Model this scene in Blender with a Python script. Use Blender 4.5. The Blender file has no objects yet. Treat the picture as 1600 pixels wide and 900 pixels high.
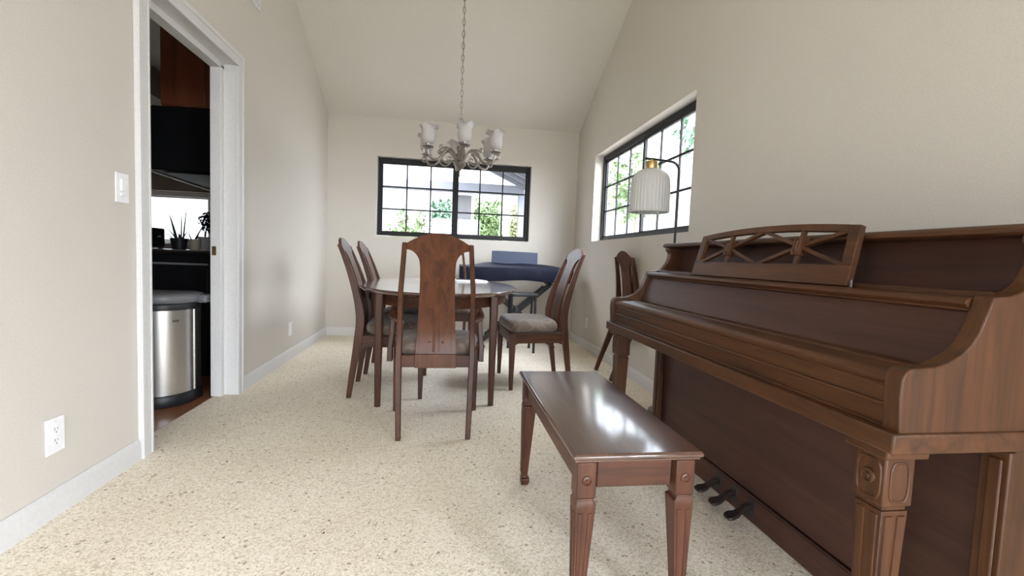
import bpy, bmesh, math, random
from mathutils import Vector, Matrix
random.seed(7)
sc = bpy.context.scene
COL = sc.collection
PI = math.pi
W, D, EAVE, SLOPE = 2.8263, 5.3921, 2.44, 0.516

# ------------------------------------------------------------------ materials
def nt(name):
    m = bpy.data.materials.new(name); m.use_nodes = True
    t = m.node_tree
    b = t.nodes.get('Principled BSDF')
    return m, t, b
def N(t, kind, **kw):
    n = t.nodes.new(kind)
    for k, v in kw.items():
        if k.startswith('_'): setattr(n, k[1:], v)
        else: n.inputs[k.replace('_', ' ')].default_value = v
    return n
def L(t, a, b): t.links.new(a, b)
def ramp(t, fac, stops):
    r = t.nodes.new('ShaderNodeValToRGB')
    e = r.color_ramp.elements
    while len(e) < len(stops): e.new(0.5)
    for i, (p, c) in enumerate(stops):
        e[i].position = p; e[i].color = (c[0], c[1], c[2], 1)
    L(t, fac, r.inputs['Fac']); return r
def plain(name, col, rough=.5, metal=0, spec=.5, bump=0, bscale=80, coat=0):
    m, t, b = nt(name)
    b.inputs['Base Color'].default_value = (*col, 1); b.inputs['Roughness'].default_value = rough
    b.inputs['Metallic'].default_value = metal; b.inputs['Specular IOR Level'].default_value = spec
    b.inputs['Coat Weight'].default_value = coat
    co = N(t, 'ShaderNodeTexCoord')
    nz = N(t, 'ShaderNodeTexNoise', Scale=bscale, Detail=3.0)
    L(t, co.outputs['Object'], nz.inputs['Vector'])
    r = ramp(t, nz.outputs['Fac'], [(.3, [c * .96 for c in col]), (.7, [min(1, c * 1.04) for c in col])])
    L(t, r.outputs['Color'], b.inputs['Base Color'])
    if bump:
        bp = N(t, 'ShaderNodeBump', Strength=bump, Distance=.002)
        L(t, nz.outputs['Fac'], bp.inputs['Height']); L(t, bp.outputs['Normal'], b.inputs['Normal'])
    return m
def wood(name, dark, light, axis='z', rough=.35, grain=34, coat=.15, spec=.5):
    m, t, b = nt(name)
    co = N(t, 'ShaderNodeTexCoord')
    mp = N(t, 'ShaderNodeMapping')
    s = {'x': (.06, 1, 1), 'y': (1, .06, 1), 'z': (1, 1, .06)}[axis]
    mp.inputs['Scale'].default_value = s
    L(t, co.outputs['Object'], mp.inputs['Vector'])
    n1 = N(t, 'ShaderNodeTexNoise', Scale=float(grain), Detail=6.0, Roughness=.65, Distortion=.6)
    n2 = N(t, 'ShaderNodeTexNoise', Scale=float(grain * 7), Detail=2.0)
    L(t, mp.outputs['Vector'], n1.inputs['Vector']); L(t, mp.outputs['Vector'], n2.inputs['Vector'])
    mx = N(t, 'ShaderNodeMath', _operation='MULTIPLY_ADD'); mx.inputs[1].default_value = .25
    L(t, n2.outputs['Fac'], mx.inputs[0]); L(t, n1.outputs['Fac'], mx.inputs[2])
    mid = [(a + c) / 2 for a, c in zip(dark, light)]
    r = ramp(t, mx.outputs['Value'], [(.42, dark), (.62, mid), (.85, light)])
    L(t, r.outputs['Color'], b.inputs['Base Color'])
    b.inputs['Roughness'].default_value = rough
    b.inputs['Coat Weight'].default_value = coat; b.inputs['Coat Roughness'].default_value = .12
    b.inputs['Specular IOR Level'].default_value = spec
    if coat > .3: b.inputs['Coat IOR'].default_value = 1.85
    bp = N(t, 'ShaderNodeBump', Strength=.06, Distance=.001)
    L(t, n1.outputs['Fac'], bp.inputs['Height']); L(t, bp.outputs['Normal'], b.inputs['Normal'])
    return m
M = {}
M['wall'] = plain('wall paint', (.59, .553, .495), .75, bump=.12, bscale=160, spec=.25)
M['ceil'] = plain('ceiling paint', (.63, .61, .55), .85, bump=.3, bscale=120, spec=.2)
M['trim'] = plain('white trim paint', (.64, .63, .62), .45)
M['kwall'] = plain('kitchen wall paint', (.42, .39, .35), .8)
CD, CL_ = (.028, .011, .006), (.105, .038, .017)
for ax in 'xyz':
    M['walnut_' + ax] = wood('walnut ' + ax, CD, CL_, ax, .42, 34, 0, .32)
    M['piano_' + ax] = wood('piano walnut ' + ax, (.034, .0130, .0046), (.100, .0375, .0125), ax, .46, 26, 0, .36)
    M['bench_' + ax] = wood('bench mahogany ' + ax, (.036, .012, .006), (.110, .038, .018), ax, .38, 30, 0, .4)
M['splat'] = wood('reddish walnut splat', (.044, .0135, .005), (.128, .042, .0155), 'z', .38, 30, 0, .36)
M['tabletop'] = wood('dark table veneer', (.045, .020, .013), (.13, .055, .032), 'y', .25, 20, 1.0)
M['benchtop'] = wood('bench top veneer', (.040, .016, .011), (.105, .046, .030), 'y', .3, 22, 1.0)
M['darkpanel'] = wood('dark piano panel', (.040, .016, .0105), (.078, .032, .020), 'y', .5, 16, 0, .35)
M['oak'] = wood('kitchen floor boards', (.17, .06, .025), (.32, .13, .055), 'y', .4, 14)
M['cabinet'] = wood('cherry cabinet', (.12, .032, .012), (.21, .062, .024), 'z', .4, 14)
M['black'] = plain('black enamel', (.006, .006, .007), .3)
M['hood'] = plain('dull black enamel', (.006, .006, .007), .7, spec=.15)
M['matblack'] = plain('matt black metal', (.016, .016, .018), .45)
M['bronze'] = plain('dark bronze aluminium', (.012, .011, .011), .6, spec=.3)
M['chrome'] = plain('chrome edge', (.75, .75, .75), .2, 1)
M['steel'] = plain('brushed steel', (.62, .60, .57), .32, 1)
M['greyplastic'] = plain('grey plastic', (.16, .16, .17), .4)
M['brass'] = plain('brass', (.62, .44, .2), .3, 1)
M['pewter'] = plain('pewter nickel', (.31, .285, .255), .36, .75, bump=.2)
M['iron'] = plain('dark pedal metal', (.055, .042, .036), .35, .5)
M['plastic'] = plain('white plastic plate', (.82, .81, .82), .35)
M['slot'] = plain('dark slot', (.03, .03, .03), .6)
M['paper'] = plain('white paper', (.85, .85, .86), .7)
M['navy'] = plain('navy nylon cover', (.007, .008, .020), .75, spec=.2, bump=.3, bscale=30)
M['slate'] = plain('slate blue fabric', (.050, .064, .105), .6)
M['leaf'] = plain('garden leaves', (.11, .175, .06), .5, bscale=3)
M['leafb'] = plain('blue green leaves', (.085, .165, .10), .5, bscale=3)
M['leafy'] = plain('yellow green leaves', (.20, .215, .08), .5, bscale=3)
M['bark'] = plain('bark', (.14, .10, .07), .9)
M['aloe'] = plain('succulent leaf', (.05, .075, .035), .5)
M['cream'] = plain('cream ceramic', (.62, .55, .45), .4)
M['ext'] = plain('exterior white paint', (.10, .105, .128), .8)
M['extwhite'] = plain('white garden wall paint', (.40, .40, .40), .8)
M['extgrey'] = plain('exterior grey stucco', (.075, .075, .078), .9)
M['soil'] = plain('garden ground', (.22, .21, .19), .9)
M['rust'] = plain('dark furniture cord', (.5, .5, .48), .6)

def carpet():
    m, t, b = nt('speckled cream carpet')
    co = N(t, 'ShaderNodeTexCoord')
    v = N(t, 'ShaderNodeTexVoronoi', Scale=185.0, Randomness=1.0)
    L(t, co.outputs['Object'], v.inputs['Vector'])
    sp = N(t, 'ShaderNodeSeparateColor'); L(t, v.outputs['Color'], sp.inputs['Color'])
    base = ramp(t, sp.outputs['Red'], [(0, (.64, .545, .42)), (.3, (.81, .725, .60)), (.6, (.885, .81, .685)), (1, (.95, .89, .785))])
    v2 = N(t, 'ShaderNodeTexVoronoi', Scale=72.0, Randomness=1.0)
    n = N(t, 'ShaderNodeTexNoise', Scale=40.0, Detail=2.0)
    L(t, co.outputs['Object'], n.inputs['Vector'])
    ad = N(t, 'ShaderNodeMixRGB', _blend_type='ADD', Fac=.02)
    L(t, co.outputs['Object'], ad.inputs['Color1']); L(t, n.outputs['Color'], ad.inputs['Color2'])
    L(t, ad.outputs['Color'], v2.inputs['Vector'])
    s2 = N(t, 'ShaderNodeSeparateColor'); L(t, v2.outputs['Color'], s2.inputs['Color'])
    fleck = N(t, 'ShaderNodeMath', _operation='GREATER_THAN'); fleck.inputs[1].default_value = .955
    L(t, s2.outputs['Green'], fleck.inputs[0])
    near = N(t, 'ShaderNodeMath', _operation='LESS_THAN'); near.inputs[1].default_value = .42
    L(t, v2.outputs['Distance'], near.inputs[0])
    both = N(t, 'ShaderNodeMath', _operation='MULTIPLY'); L(t, fleck.outputs[0], both.inputs[0]); L(t, near.outputs[0], both.inputs[1])
    fl = ramp(t, s2.outputs['Blue'], [(0, (.22, .17, .13)), (.5, (.42, .36, .29)), (1, (.55, .46, .36))])
    mx = N(t, 'ShaderNodeMixRGB'); L(t, both.outputs[0], mx.inputs['Fac'])
    L(t, base.outputs['Color'], mx.inputs['Color1']); L(t, fl.outputs['Color'], mx.inputs['Color2'])
    # broad soft wear
    nb = N(t, 'ShaderNodeTexNoise', Scale=2.2, Detail=3.0)
    L(t, co.outputs['Object'], nb.inputs['Vector'])
    wr = ramp(t, nb.outputs['Fac'], [(.35, (.93, .92, .90)), (.65, (1, 1, 1))])
    mu = N(t, 'ShaderNodeMixRGB', _blend_type='MULTIPLY', Fac=1.0)
    L(t, mx.outputs['Color'], mu.inputs['Color1']); L(t, wr.outputs['Color'], mu.inputs['Color2'])
    L(t, mu.outputs['Color'], b.inputs['Base Color'])
    b.inputs['Roughness'].default_value = .95; b.inputs['Specular IOR Level'].default_value = .1
    bp = N(t, 'ShaderNodeBump', Strength=.45, Distance=.003)
    L(t, v.outputs['Distance'], bp.inputs['Height']); L(t, bp.outputs['Normal'], b.inputs['Normal'])
    return m
M['carpet'] = carpet()

def fabric():
    m, t, b = nt('taupe swirl upholstery')
    co = N(t, 'ShaderNodeTexCoord')
    n = N(t, 'ShaderNodeTexNoise', Scale=5.0, Detail=1.0, Distortion=1.2)
    L(t, co.outputs['Object'], n.inputs['Vector'])
    w = N(t, 'ShaderNodeMath', _operation='SINE'); mul = N(t, 'ShaderNodeMath', _operation='MULTIPLY'); mul.inputs[1].default_value = 42
    L(t, n.outputs['Fac'], mul.inputs[0]); L(t, mul.outputs[0], w.inputs[0])
    r = ramp(t, w.outputs[0], [(.0, (.125, .088, .066)), (.55, (.165, .120, .093)), (.8, (.205, .158, .127)), (1, (.165, .122, .096))])
    L(t, r.outputs['Color'], b.inputs['Base Color'])
    b.inputs['Roughness'].default_value = .75; b.inputs['Sheen Weight'].default_value = .2
    n2 = N(t, 'ShaderNodeTexNoise', Scale=500.0)
    L(t, co.outputs['Object'], n2.inputs['Vector'])
    bp = N(t, 'ShaderNodeBump', Strength=.15, Distance=.001)
    L(t, n2.outputs['Fac'], bp.inputs['Height']); L(t, bp.outputs['Normal'], b.inputs['Normal'])
    return m
M['fabric'] = fabric()

def frosted(name, col, tr):
    m, t, b = nt(name)
    b.inputs['Base Color'].default_value = (*col, 1); b.inputs['Roughness'].default_value = .35
    out = t.nodes['Material Output']
    tl = N(t, 'ShaderNodeBsdfTranslucent'); tl.inputs['Color'].default_value = (*col, 1)
    mx = N(t, 'ShaderNodeMixShader'); mx.inputs['Fac'].default_value = tr
    nz = N(t, 'ShaderNodeTexNoise', Scale=60.0)
    bp = N(t, 'ShaderNodeBump', Strength=.08, Distance=.001)
    L(t, nz.outputs['Fac'], bp.inputs['Height']); L(t, bp.outputs['Normal'], b.inputs['Normal'])
    L(t, b.outputs[0], mx.inputs[1]); L(t, tl.outputs[0], mx.inputs[2]); L(t, mx.outputs[0], out.inputs['Surface'])
    return m
M['opal'] = frosted('frosted tulip glass', (.64, .62, .60), .3)
M['opalrib'] = frosted('ribbed opal glass', (.70, .70, .69), .25)
def glass():
    m, t, b = nt('window glass')
    out = t.nodes['Material Output']; t.nodes.remove(b)
    tr = N(t, 'ShaderNodeBsdfTransparent'); tr.inputs['Color'].default_value = (.96, .98, .975, 1)
    gl = N(t, 'ShaderNodeBsdfGlossy', Roughness=.02); gl.inputs['Color'].default_value = (1, 1, 1, 1)
    lw = N(t, 'ShaderNodeLayerWeight', Blend=.5)
    pw = N(t, 'ShaderNodeMath', _operation='POWER'); pw.inputs[1].default_value = 5.0
    ma = N(t, 'ShaderNodeMath', _operation='MULTIPLY_ADD'); ma.inputs[1].default_value = .55; ma.inputs[2].default_value = .025
    L(t, lw.outputs['Facing'], pw.inputs[0]); L(t, pw.outputs[0], ma.inputs[0])
    mx = N(t, 'ShaderNodeMixShader')
    L(t, ma.outputs[0], mx.inputs['Fac']); L(t, tr.outputs[0], mx.inputs[1]); L(t, gl.outputs[0], mx.inputs[2])
    L(t, mx.outputs[0], out.inputs['Surface'])
    return m
M['glass'] = glass()

# ------------------------------------------------------------------ mesh builder
class MB:
    def __init__(s): s.bm = bmesh.new()
    def box(s, x0, x1, y0, y1, z0, z1):
        v = [s.bm.verts.new((x, y, z)) for z in (z0, z1) for y in (y0, y1) for x in (x0, x1)]
        for f in ((0, 2, 3, 1), (4, 5, 7, 6), (0, 1, 5, 4), (2, 6, 7, 3), (0, 4, 6, 2), (1, 3, 7, 5)):
            s.bm.faces.new([v[i] for i in f])
        return s
    def prism(s, poly, axis, a, b):
        def p(q, c):
            return {'x': (c, q[0], q[1]), 'y': (q[0], c, q[1]), 'z': (q[0], q[1], c)}[axis]
        A = [s.bm.verts.new(p(q, a)) for q in poly]; B = [s.bm.verts.new(p(q, b)) for q in poly]
        n = len(poly)
        s.bm.faces.new(A[::-1]); s.bm.faces.new(B)
        for i in range(n): s.bm.faces.new((A[i], A[(i + 1) % n], B[(i + 1) % n], B[i]))
        return s
    def loft(s, rings, cap=True, closed=True, loop=False):
        R = [[s.bm.verts.new(p) for p in r] for r in rings]
        n = len(R[0]); k = len(R)
        for i in range(k if loop else k - 1):
            a, b = R[i], R[(i + 1) % k]
            for j in range(n if closed else n - 1):
                s.bm.faces.new((a[j], a[(j + 1) % n], b[(j + 1) % n], b[j]))
        if cap and closed and not loop:
            s.bm.faces.new(R[0][::-1]); s.bm.faces.new(R[-1])
        return s
    def tube(s, path, r, seg=8, cap=True, loop=False):
        P = [Vector(p) for p in path]; n = len(P)
        rs = r if isinstance(r, (list, tuple)) else [r] * n
        rings = []; up = None
        for i in range(n):
            if loop: d = P[(i + 1) % n] - P[i - 1]
            else: d = P[min(i + 1, n - 1)] - P[max(i - 1, 0)]
            d.normalize()
            if up is None:
                up = Vector((0, 0, 1)) if abs(d.z) < .9 else Vector((1, 0, 0))
            a = d.cross(up).normalized(); up = a.cross(d).normalized()
            rings.append([tuple(P[i] + (a * math.cos(t) + up * math.sin(t)) * rs[i]) for t in [2 * PI * q / seg for q in range(seg)]])
        return s.loft(rings, cap=cap, loop=loop)
    def lathe(s, prof, c=(0, 0, 0), seg=24, rfun=None):
        rings = []
        for r, z in prof:
            ring = []
            for q in range(seg):
                t = 2 * PI * q / seg
                rr, zz = (r, z) if rfun is None else rfun(r, z, t)
                ring.append((c[0] + rr * math.cos(t), c[1] + rr * math.sin(t), c[2] + zz))
            rings.append(ring)
        return s.loft(rings)
    def rect(s, path, dims, cap=True):
        """sweep an x/y rectangle up a path of mostly vertical points: dims = (wx, wy) per point"""
        return s.loft([[(x - a / 2, y - b / 2, z), (x + a / 2, y - b / 2, z), (x + a / 2, y + b / 2, z), (x - a / 2, y + b / 2, z)]
                       for (x, y, z), (a, b) in zip(path, dims)], cap=cap)
    def xf(s, mat):
        bmesh.ops.transform(s.bm, matrix=mat, verts=s.bm.verts); return s
    def build(s, name, m, parent=None, bevel=0, seg=2, smooth=True, angle=38, sub=0, label=None):
        bm = s.bm
        bmesh.ops.recalc_face_normals(bm, faces=bm.faces)
        me = bpy.data.meshes.new(name)
        for f in bm.faces: f.smooth = smooth
        bm.to_mesh(me); bm.free()
        me.materials.append(M[m] if isinstance(m, str) else m)
        if smooth: me.set_sharp_from_angle(angle=math.radians(angle))
        o = bpy.data.objects.new(name, me); COL.objects.link(o)
        if parent: o.parent = parent
        if bevel:
            b = o.modifiers.new('bevel', 'BEVEL'); b.width = bevel; b.segments = seg
            b.limit_method = 'ANGLE'; b.angle_limit = math.radians(35)
        if sub:
            q = o.modifiers.new('sub', 'SUBSURF'); q.levels = sub; q.render_levels = sub
        if label: o['label'] = label
        return o
def tag(o, label, cat, group=None, kind=None):
    o['label'] = label; o['category'] = cat
    if group: o['group'] = group
    if kind: o['kind'] = kind
    return o
def thing(name, label, cat, loc=(0, 0, 0), rz=0, group=None):
    o = bpy.data.objects.new(name, None); COL.objects.link(o)
    o.location = loc; o.rotation_euler = (0, 0, rz); o.empty_display_size = .1
    return tag(o, label, cat, group)
def struct(o, label=None):
    o['kind'] = 'structure'
    if label: o['label'] = label
    return o
def copy_tree(o, parent=None):
    c = o.copy(); COL.objects.link(c)
    if parent: c.parent = parent
    for ch in [x for x in bpy.data.objects if x.parent == o]: copy_tree(ch, c)
    return c
def lerp(tab, z):
    if z <= tab[0][0]: return tab[0][1]
    for (a, p), (b, q) in zip(tab, tab[1:]):
        if z <= b: return p + (q - p) * (z - a) / (b - a)
    return tab[-1][1]
def spline(tab, z):
    """smooth (Catmull-Rom) interpolation of a (z, value) table"""
    n = len(tab)
    if z <= tab[0][0]: return tab[0][1]
    if z >= tab[-1][0]: return tab[-1][1]
    for i in range(n - 1):
        a, b = tab[i][0], tab[i + 1][0]
        if z <= b:
            u = (z - a) / (b - a); p1, p2 = tab[i][1], tab[i + 1][1]
            m1 = (p2 - tab[i - 1][1]) / (b - tab[i - 1][0]) * (b - a) if i > 0 else (p2 - p1)
            m2 = (tab[i + 2][1] - p1) / (tab[i + 2][0] - a) * (b - a) if i < n - 2 else (p2 - p1)
            return (2*u**3 - 3*u*u + 1)*p1 + (u**3 - 2*u*u + u)*m1 + (-2*u**3 + 3*u*u)*p2 + (u**3 - u*u)*m2
def arc(cx, cy, r, a0, a1, n):
    return [(cx + r * math.cos(a0 + (a1 - a0) * i / n), cy + r * math.sin(a0 + (a1 - a0) * i / n)) for i in range(n + 1)]

# ------------------------------------------------------------------ room shell
RIDGE, YB, XL = 1.0, -4.0, -3.2            # ridge line, back of the living area, its left side
def ceil_z(y):
    return EAVE + (D - y) * SLOPE if y >= RIDGE else EAVE + (D - RIDGE) * SLOPE - (RIDGE - y) * SLOPE * .55
ZR, ZBK = ceil_z(RIDGE), ceil_z(YB)
T = .15
def rect(a0, a1, b0, b1): return [(a0, b0), (a1, b0), (a1, b1), (a0, b1)]
m = MB()
m.box(-.115, W + T, .5, D + T, -.12, 0); m.box(XL - T, W + T, YB - T, .5, -.12, 0)
struct(m.build('floor', 'carpet', smooth=False), 'cream speckled carpet floor')
m = MB(); m.box(XL, -.115, .6, D, -.12, -.006)
struct(m.build('floor', 'oak', smooth=False), 'reddish wood kitchen floor')
# left wall with the doorway
DY0, DY1, DZ = 2.25, 3.125, 2.045
m = MB()
m.prism([(.6, 0), (DY0 - .02, 0), (DY0 - .02, ceil_z(DY0 - .02) + .05), (RIDGE, ZR + .05), (.6, ceil_z(.6) + .05)], 'x', -.12, 0)
m.prism([(DY0 - .02, DZ + .02), (DY1 + .02, DZ + .02), (DY1 + .02, ceil_z(DY1 + .02) + .05), (DY0 - .02, ceil_z(DY0 - .02) + .05)], 'x', -.12, 0)
m.prism([(DY1 + .02, 0), (D, 0), (D, EAVE + .05), (DY1 + .02, ceil_z(DY1 + .02) + .05)], 'x', -.12, 0)
struct(m.build('wall_left', 'wall', smooth=False), 'pale painted wall with the kitchen doorway')
# right wall with window
SY0, SY1, SZ1 = -3.6, -1.4, 2.35          # unseen glazed side openings, added to light the room
QY0, QY1 = -3.6, -.8
RY0, RY1, RZ0, RZ1 = 2.772, 4.735, 1.1495, 2.0368
m = MB()
m.prism([(QY1, 0), (RY0, 0), (RY0, ceil_z(RY0) + .05), (RIDGE, ZR + .05), (QY1, ceil_z(QY1) + .05)], 'x', W, W + T)
m.prism([(YB, 0), (QY0, 0), (QY0, ceil_z(QY0) + .05), (YB, ZBK + .05)], 'x', W, W + T)
m.prism([(QY0, SZ1), (QY1, SZ1), (QY1, ceil_z(QY1) + .05), (QY0, ceil_z(QY0) + .05)], 'x', W, W + T)
m.prism([(RY0, RZ1), (RY1, RZ1), (RY1, ceil_z(RY1) + .05), (RY0, ceil_z(RY0) + .05)], 'x', W, W + T)
m.prism(rect(RY0, RY1, 0, RZ0), 'x', W, W + T)
m.prism([(RY1, 0), (D + T, 0), (D + T, EAVE), (RY1, ceil_z(RY1) + .05)], 'x', W, W + T)
struct(m.build('wall_right', 'wall', smooth=False), 'beige wall behind the piano with window')
# back wall with dining and kitchen windows
BX0, BX1, BZ0, BZ1 = .5275, 2.2745, 1.1374, 2.0174
KX0, KX1, KZ0, KZ1 = -2.6, -1.19, .95, 1.508
m = MB()
for x0, x1 in ((-.06, BX0), (BX1, W)): m.box(x0, x1, D, D + T, 0, EAVE + .03)
m.box(BX0, BX1, D, D + T, 0, BZ0); m.box(BX0, BX1, D, D + T, BZ1, EAVE + .03)
struct(m.build('wall_back', 'wall', smooth=False), 'far dining room wall with a wide gridded window')
m = MB()
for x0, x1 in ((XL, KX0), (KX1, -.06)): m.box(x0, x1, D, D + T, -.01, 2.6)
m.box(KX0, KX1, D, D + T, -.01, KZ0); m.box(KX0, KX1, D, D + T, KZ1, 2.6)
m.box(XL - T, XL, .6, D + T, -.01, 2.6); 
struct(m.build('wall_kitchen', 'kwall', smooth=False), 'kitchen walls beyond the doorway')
m = MB(); m.prism([(XL - T, 0), (0, 0), (0, ceil_z(.6) + .05), (XL - T, ceil_z(.6) + .05)], 'y', .45, .6)
struct(m.build('wall_divider', 'wall', smooth=False), 'wall between living area and kitchen')
m = MB(); m.box(XL, -.12, .6, D, 2.56, 2.68)
struct(m.build('ceiling', 'ceil', smooth=False), 'flat kitchen ceiling')
m = MB()
m.prism([(D + T, EAVE - T * SLOPE), (RIDGE, ZR), (RIDGE, ZR + T), (D + T, EAVE + T - T * SLOPE)], 'x', -.12, W + T)
m.prism([(YB - T, ZBK - T * SLOPE * .55), (RIDGE, ZR), (RIDGE, ZR + T), (YB - T, ZBK + T)], 'x', XL - T, W + T)
struct(m.build('ceiling', 'ceil', smooth=False), 'vaulted ceiling sloping down to the far wall')
m = MB()
m.prism([(YB, 0), (SY0, 0), (SY0, ceil_z(SY0) + .05), (YB, ZBK + .05)], 'x', XL - T, XL)
m.prism([(SY1, 0), (.5, 0), (.5, ceil_z(.5) + .05), (SY1, ceil_z(SY1) + .05)], 'x', XL - T, XL)
m.prism([(SY0, SZ1), (SY1, SZ1), (SY1, ceil_z(SY1) + .05), (SY0, ceil_z(SY0) + .05)], 'x', XL - T, XL)
struct(m.build('wall_living', 'wall', smooth=False))
# front (behind the camera): wall with an unseen glazed opening added for light
FX0, FX1, FZ1 = .8, 2.5, 2.2
m = MB()
m.box(XL - T, FX0, YB - T, YB, 0, ZBK + .05); m.box(FX1, W + T, YB - T, YB, 0, ZBK + .05)
m.box(FX0, FX1, YB - T, YB, FZ1, ZBK + .05)
struct(m.build('wall_front', 'wall', smooth=False))

def window(name, horiz, a0, a1, z0, z1, d, sash, nx, nz, mat='bronze', fw=.036, head=.05, mw=.016, lab=None, dirn=1):
    """sliding window: horiz 'x' (plane y=d) or 'y' (plane x=d)"""
    m = MB()
    def bx(p0, p1, d0, d1, q0, q1):
        if horiz == 'x': m.box(p0, p1, d0, d1, q0, q1)
        else: m.box(d0, d1, p0, p1, q0, q1)
    t = .05
    bx(a0, a0 + fw, d, d + t, z0, z1); bx(a1 - fw, a1, d, d + t, z0, z1)
    bx(a0 + fw, a1 - fw, d, d + t, z0, z0 + fw); bx(a0 + fw, a1 - fw, d, d + t, z1 - head, z1)
    win = struct(m.build(name, mat, bevel=.003), lab)
    ia0, ia1, iz0, iz1 = a0 + fw, a1 - fw, z0 + fw, z1 - head
    wd = (ia1 - ia0) / sash
    for k in range(sash):
        s0, s1 = ia0 + wd * k, ia0 + wd * (k + 1)
        off = .006 + (.014 if k % 2 else 0)
        m = MB(); e = .016; ml = .034
        el, er = (ml if k > 0 else e), (ml if k < sash - 1 else e)
        bx(s0, s0 + el, d + off, d + off + .022, iz0, iz1); bx(s1 - er, s1, d + off, d + off + .022, iz0, iz1)
        bx(s0 + e, s1 - e, d + off, d + off + .022, iz0, iz0 + e); bx(s0 + e, s1 - e, d + off, d + off + .022, iz1 - e, iz1)
        for i in range(1, nx):
            c = s0 + e + (wd - 2 * e) * i / nx; bx(c - mw / 2, c + mw / 2, d + off + .002, d + off + .014, iz0 + e, iz1 - e)
        for i in range(1, nz):
            c = iz0 + e + (iz1 - iz0 - 2 * e) * i / nz
            for j in range(nx):      # horizontal bars cut between the vertical ones
                l = s0 + e + (wd - 2 * e) * j / nx + (mw / 2 if j else 0); r = s0 + e + (wd - 2 * e) * (j + 1) / nx - (mw / 2 if j < nx - 1 else 0)
                bx(l, r, d + off + .002, d + off + .014, c - mw / 2, c + mw / 2)
        sash_o = m.build('sash', mat, win)
        m = MB(); bx(s0 + e, s1 - e, d + off + .015, d + off + .019, iz0 + e, iz1 - e)
        m.build('pane', 'glass', sash_o, smooth=False)
    return win
window('window_1', 'x', BX0 + .006, BX1 - .006, BZ0 + .006, BZ1 - .006, D + .05, 2, 3, 3, lab='wide dark framed sliding window with grid over the keyboard')
window('window_2', 'y', RY0 + .004, RY1 - .004, RZ0 + .004, RZ1 - .004, W + .088, 2, 3, 3, lab='dark framed sliding window with grid above the piano end')
window('added_glazing_rear', 'x', FX0, FX1, 0, FZ1, YB - .1, 2, 1, 1, fw=.06)  # rear glazing behind the camera, added to let daylight in
window('added_glazing_left', 'y', SY0, SY1, 0, SZ1, XL - .1, 2, 1, 1, fw=.06)  # left glazing out of view, added to brighten the right side
window('added_glazing_right', 'y', QY0, QY1, 0, SZ1, W + .05, 2, 1, 1, fw=.06)  # right glazing out of view, added to brighten the left wall
window('window_4', 'x', KX0, KX1, KZ0, KZ1, D + .05, 2, 1, 1, mat='trim', lab='bright white kitchen window behind the counter')

# baseboards
def baseboard(name, axis, a0, a1, d, sgn):
    h = .092; t = .015
    prof = [(0, 0), (t, 0), (t, h - .022), (t * .8, h - .008), (t * .35, h), (0, h)]
    m = MB()
    pts = [(d + sgn * p, z) for p, z in prof]
    m.prism(pts, 'y' if axis == 'y' else 'x', a0, a1)
    return struct(m.build(name, 'trim'))
baseboard('baseboard_left', 'y', .6, DY0 - .085, 0, 1)
baseboard('baseboard_left', 'y', DY1 + .085, D, 0, 1)
baseboard('baseboard_right', 'y', QY1, D, W, -1)
baseboard('baseboard_back', 'x', 0.015, W - .015, D, -1)

# door casing + jamb
m = MB()
def casing_piece(pts_outer_inner): pass
c = .075; ct = .018
for (y0, y1) in ((DY0 - c, DY0), (DY1, DY1 + c)):
    m.box(0.0005, ct, y0, y1, 0, DZ + c)
    inner = y1 if y0 < DY0 else y0
    s = -1 if y0 < DY0 else 1
    o0 = (y0 if s < 0 else y1)
    m.box(ct, ct + .006, min(o0, o0 - s * .022), max(o0, o0 - s * .022), 0, DZ + c)
    m.box(ct, ct + .004, min(inner, inner + s * .012), max(inner, inner + s * .012), 0, DZ + .012)
m.box(0.0005, ct, DY0, DY1, DZ, DZ + c)
m.box(ct, ct + .006, DY0 - c + .022, DY1 + c - .022, DZ + c - .022, DZ + c)
m.box(ct, ct + .004, DY0, DY1, DZ, DZ + .012)
tr = struct(m.build('trim_1', 'trim', bevel=.003), 'white casing around the kitchen doorway')
m = MB()
# jambs: outer recessed half, inner half stepping into the opening
m.box(-.07, 0, DY0 - .019, DY0 - .004, 0, DZ + .015); m.box(-.07, 0, DY1 + .004, DY1 + .019, 0, DZ + .015)
m.box(-.07, 0, DY0 - .019, DY1 + .019, DZ + .004, DZ + .019)
m.box(-.13, -.067, DY0 - .019, DY0 + .004, 0, DZ - .012); m.box(-.13, -.067, DY1 - .035, DY1 + .019, 0, DZ - .012)
m.box(-.13, -.067, DY0 - .019, DY1 + .019, DZ - .03, DZ + .019)
dj = struct(m.build('door_1', 'trim', bevel=.003), 'white door jamb of the open kitchen doorway')
MB().box(-.118, -.095, DY1 - .0385, DY1 - .0352, .885, .94).build('strike_plate', 'brass', dj, label='small brass strike plate')

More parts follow.
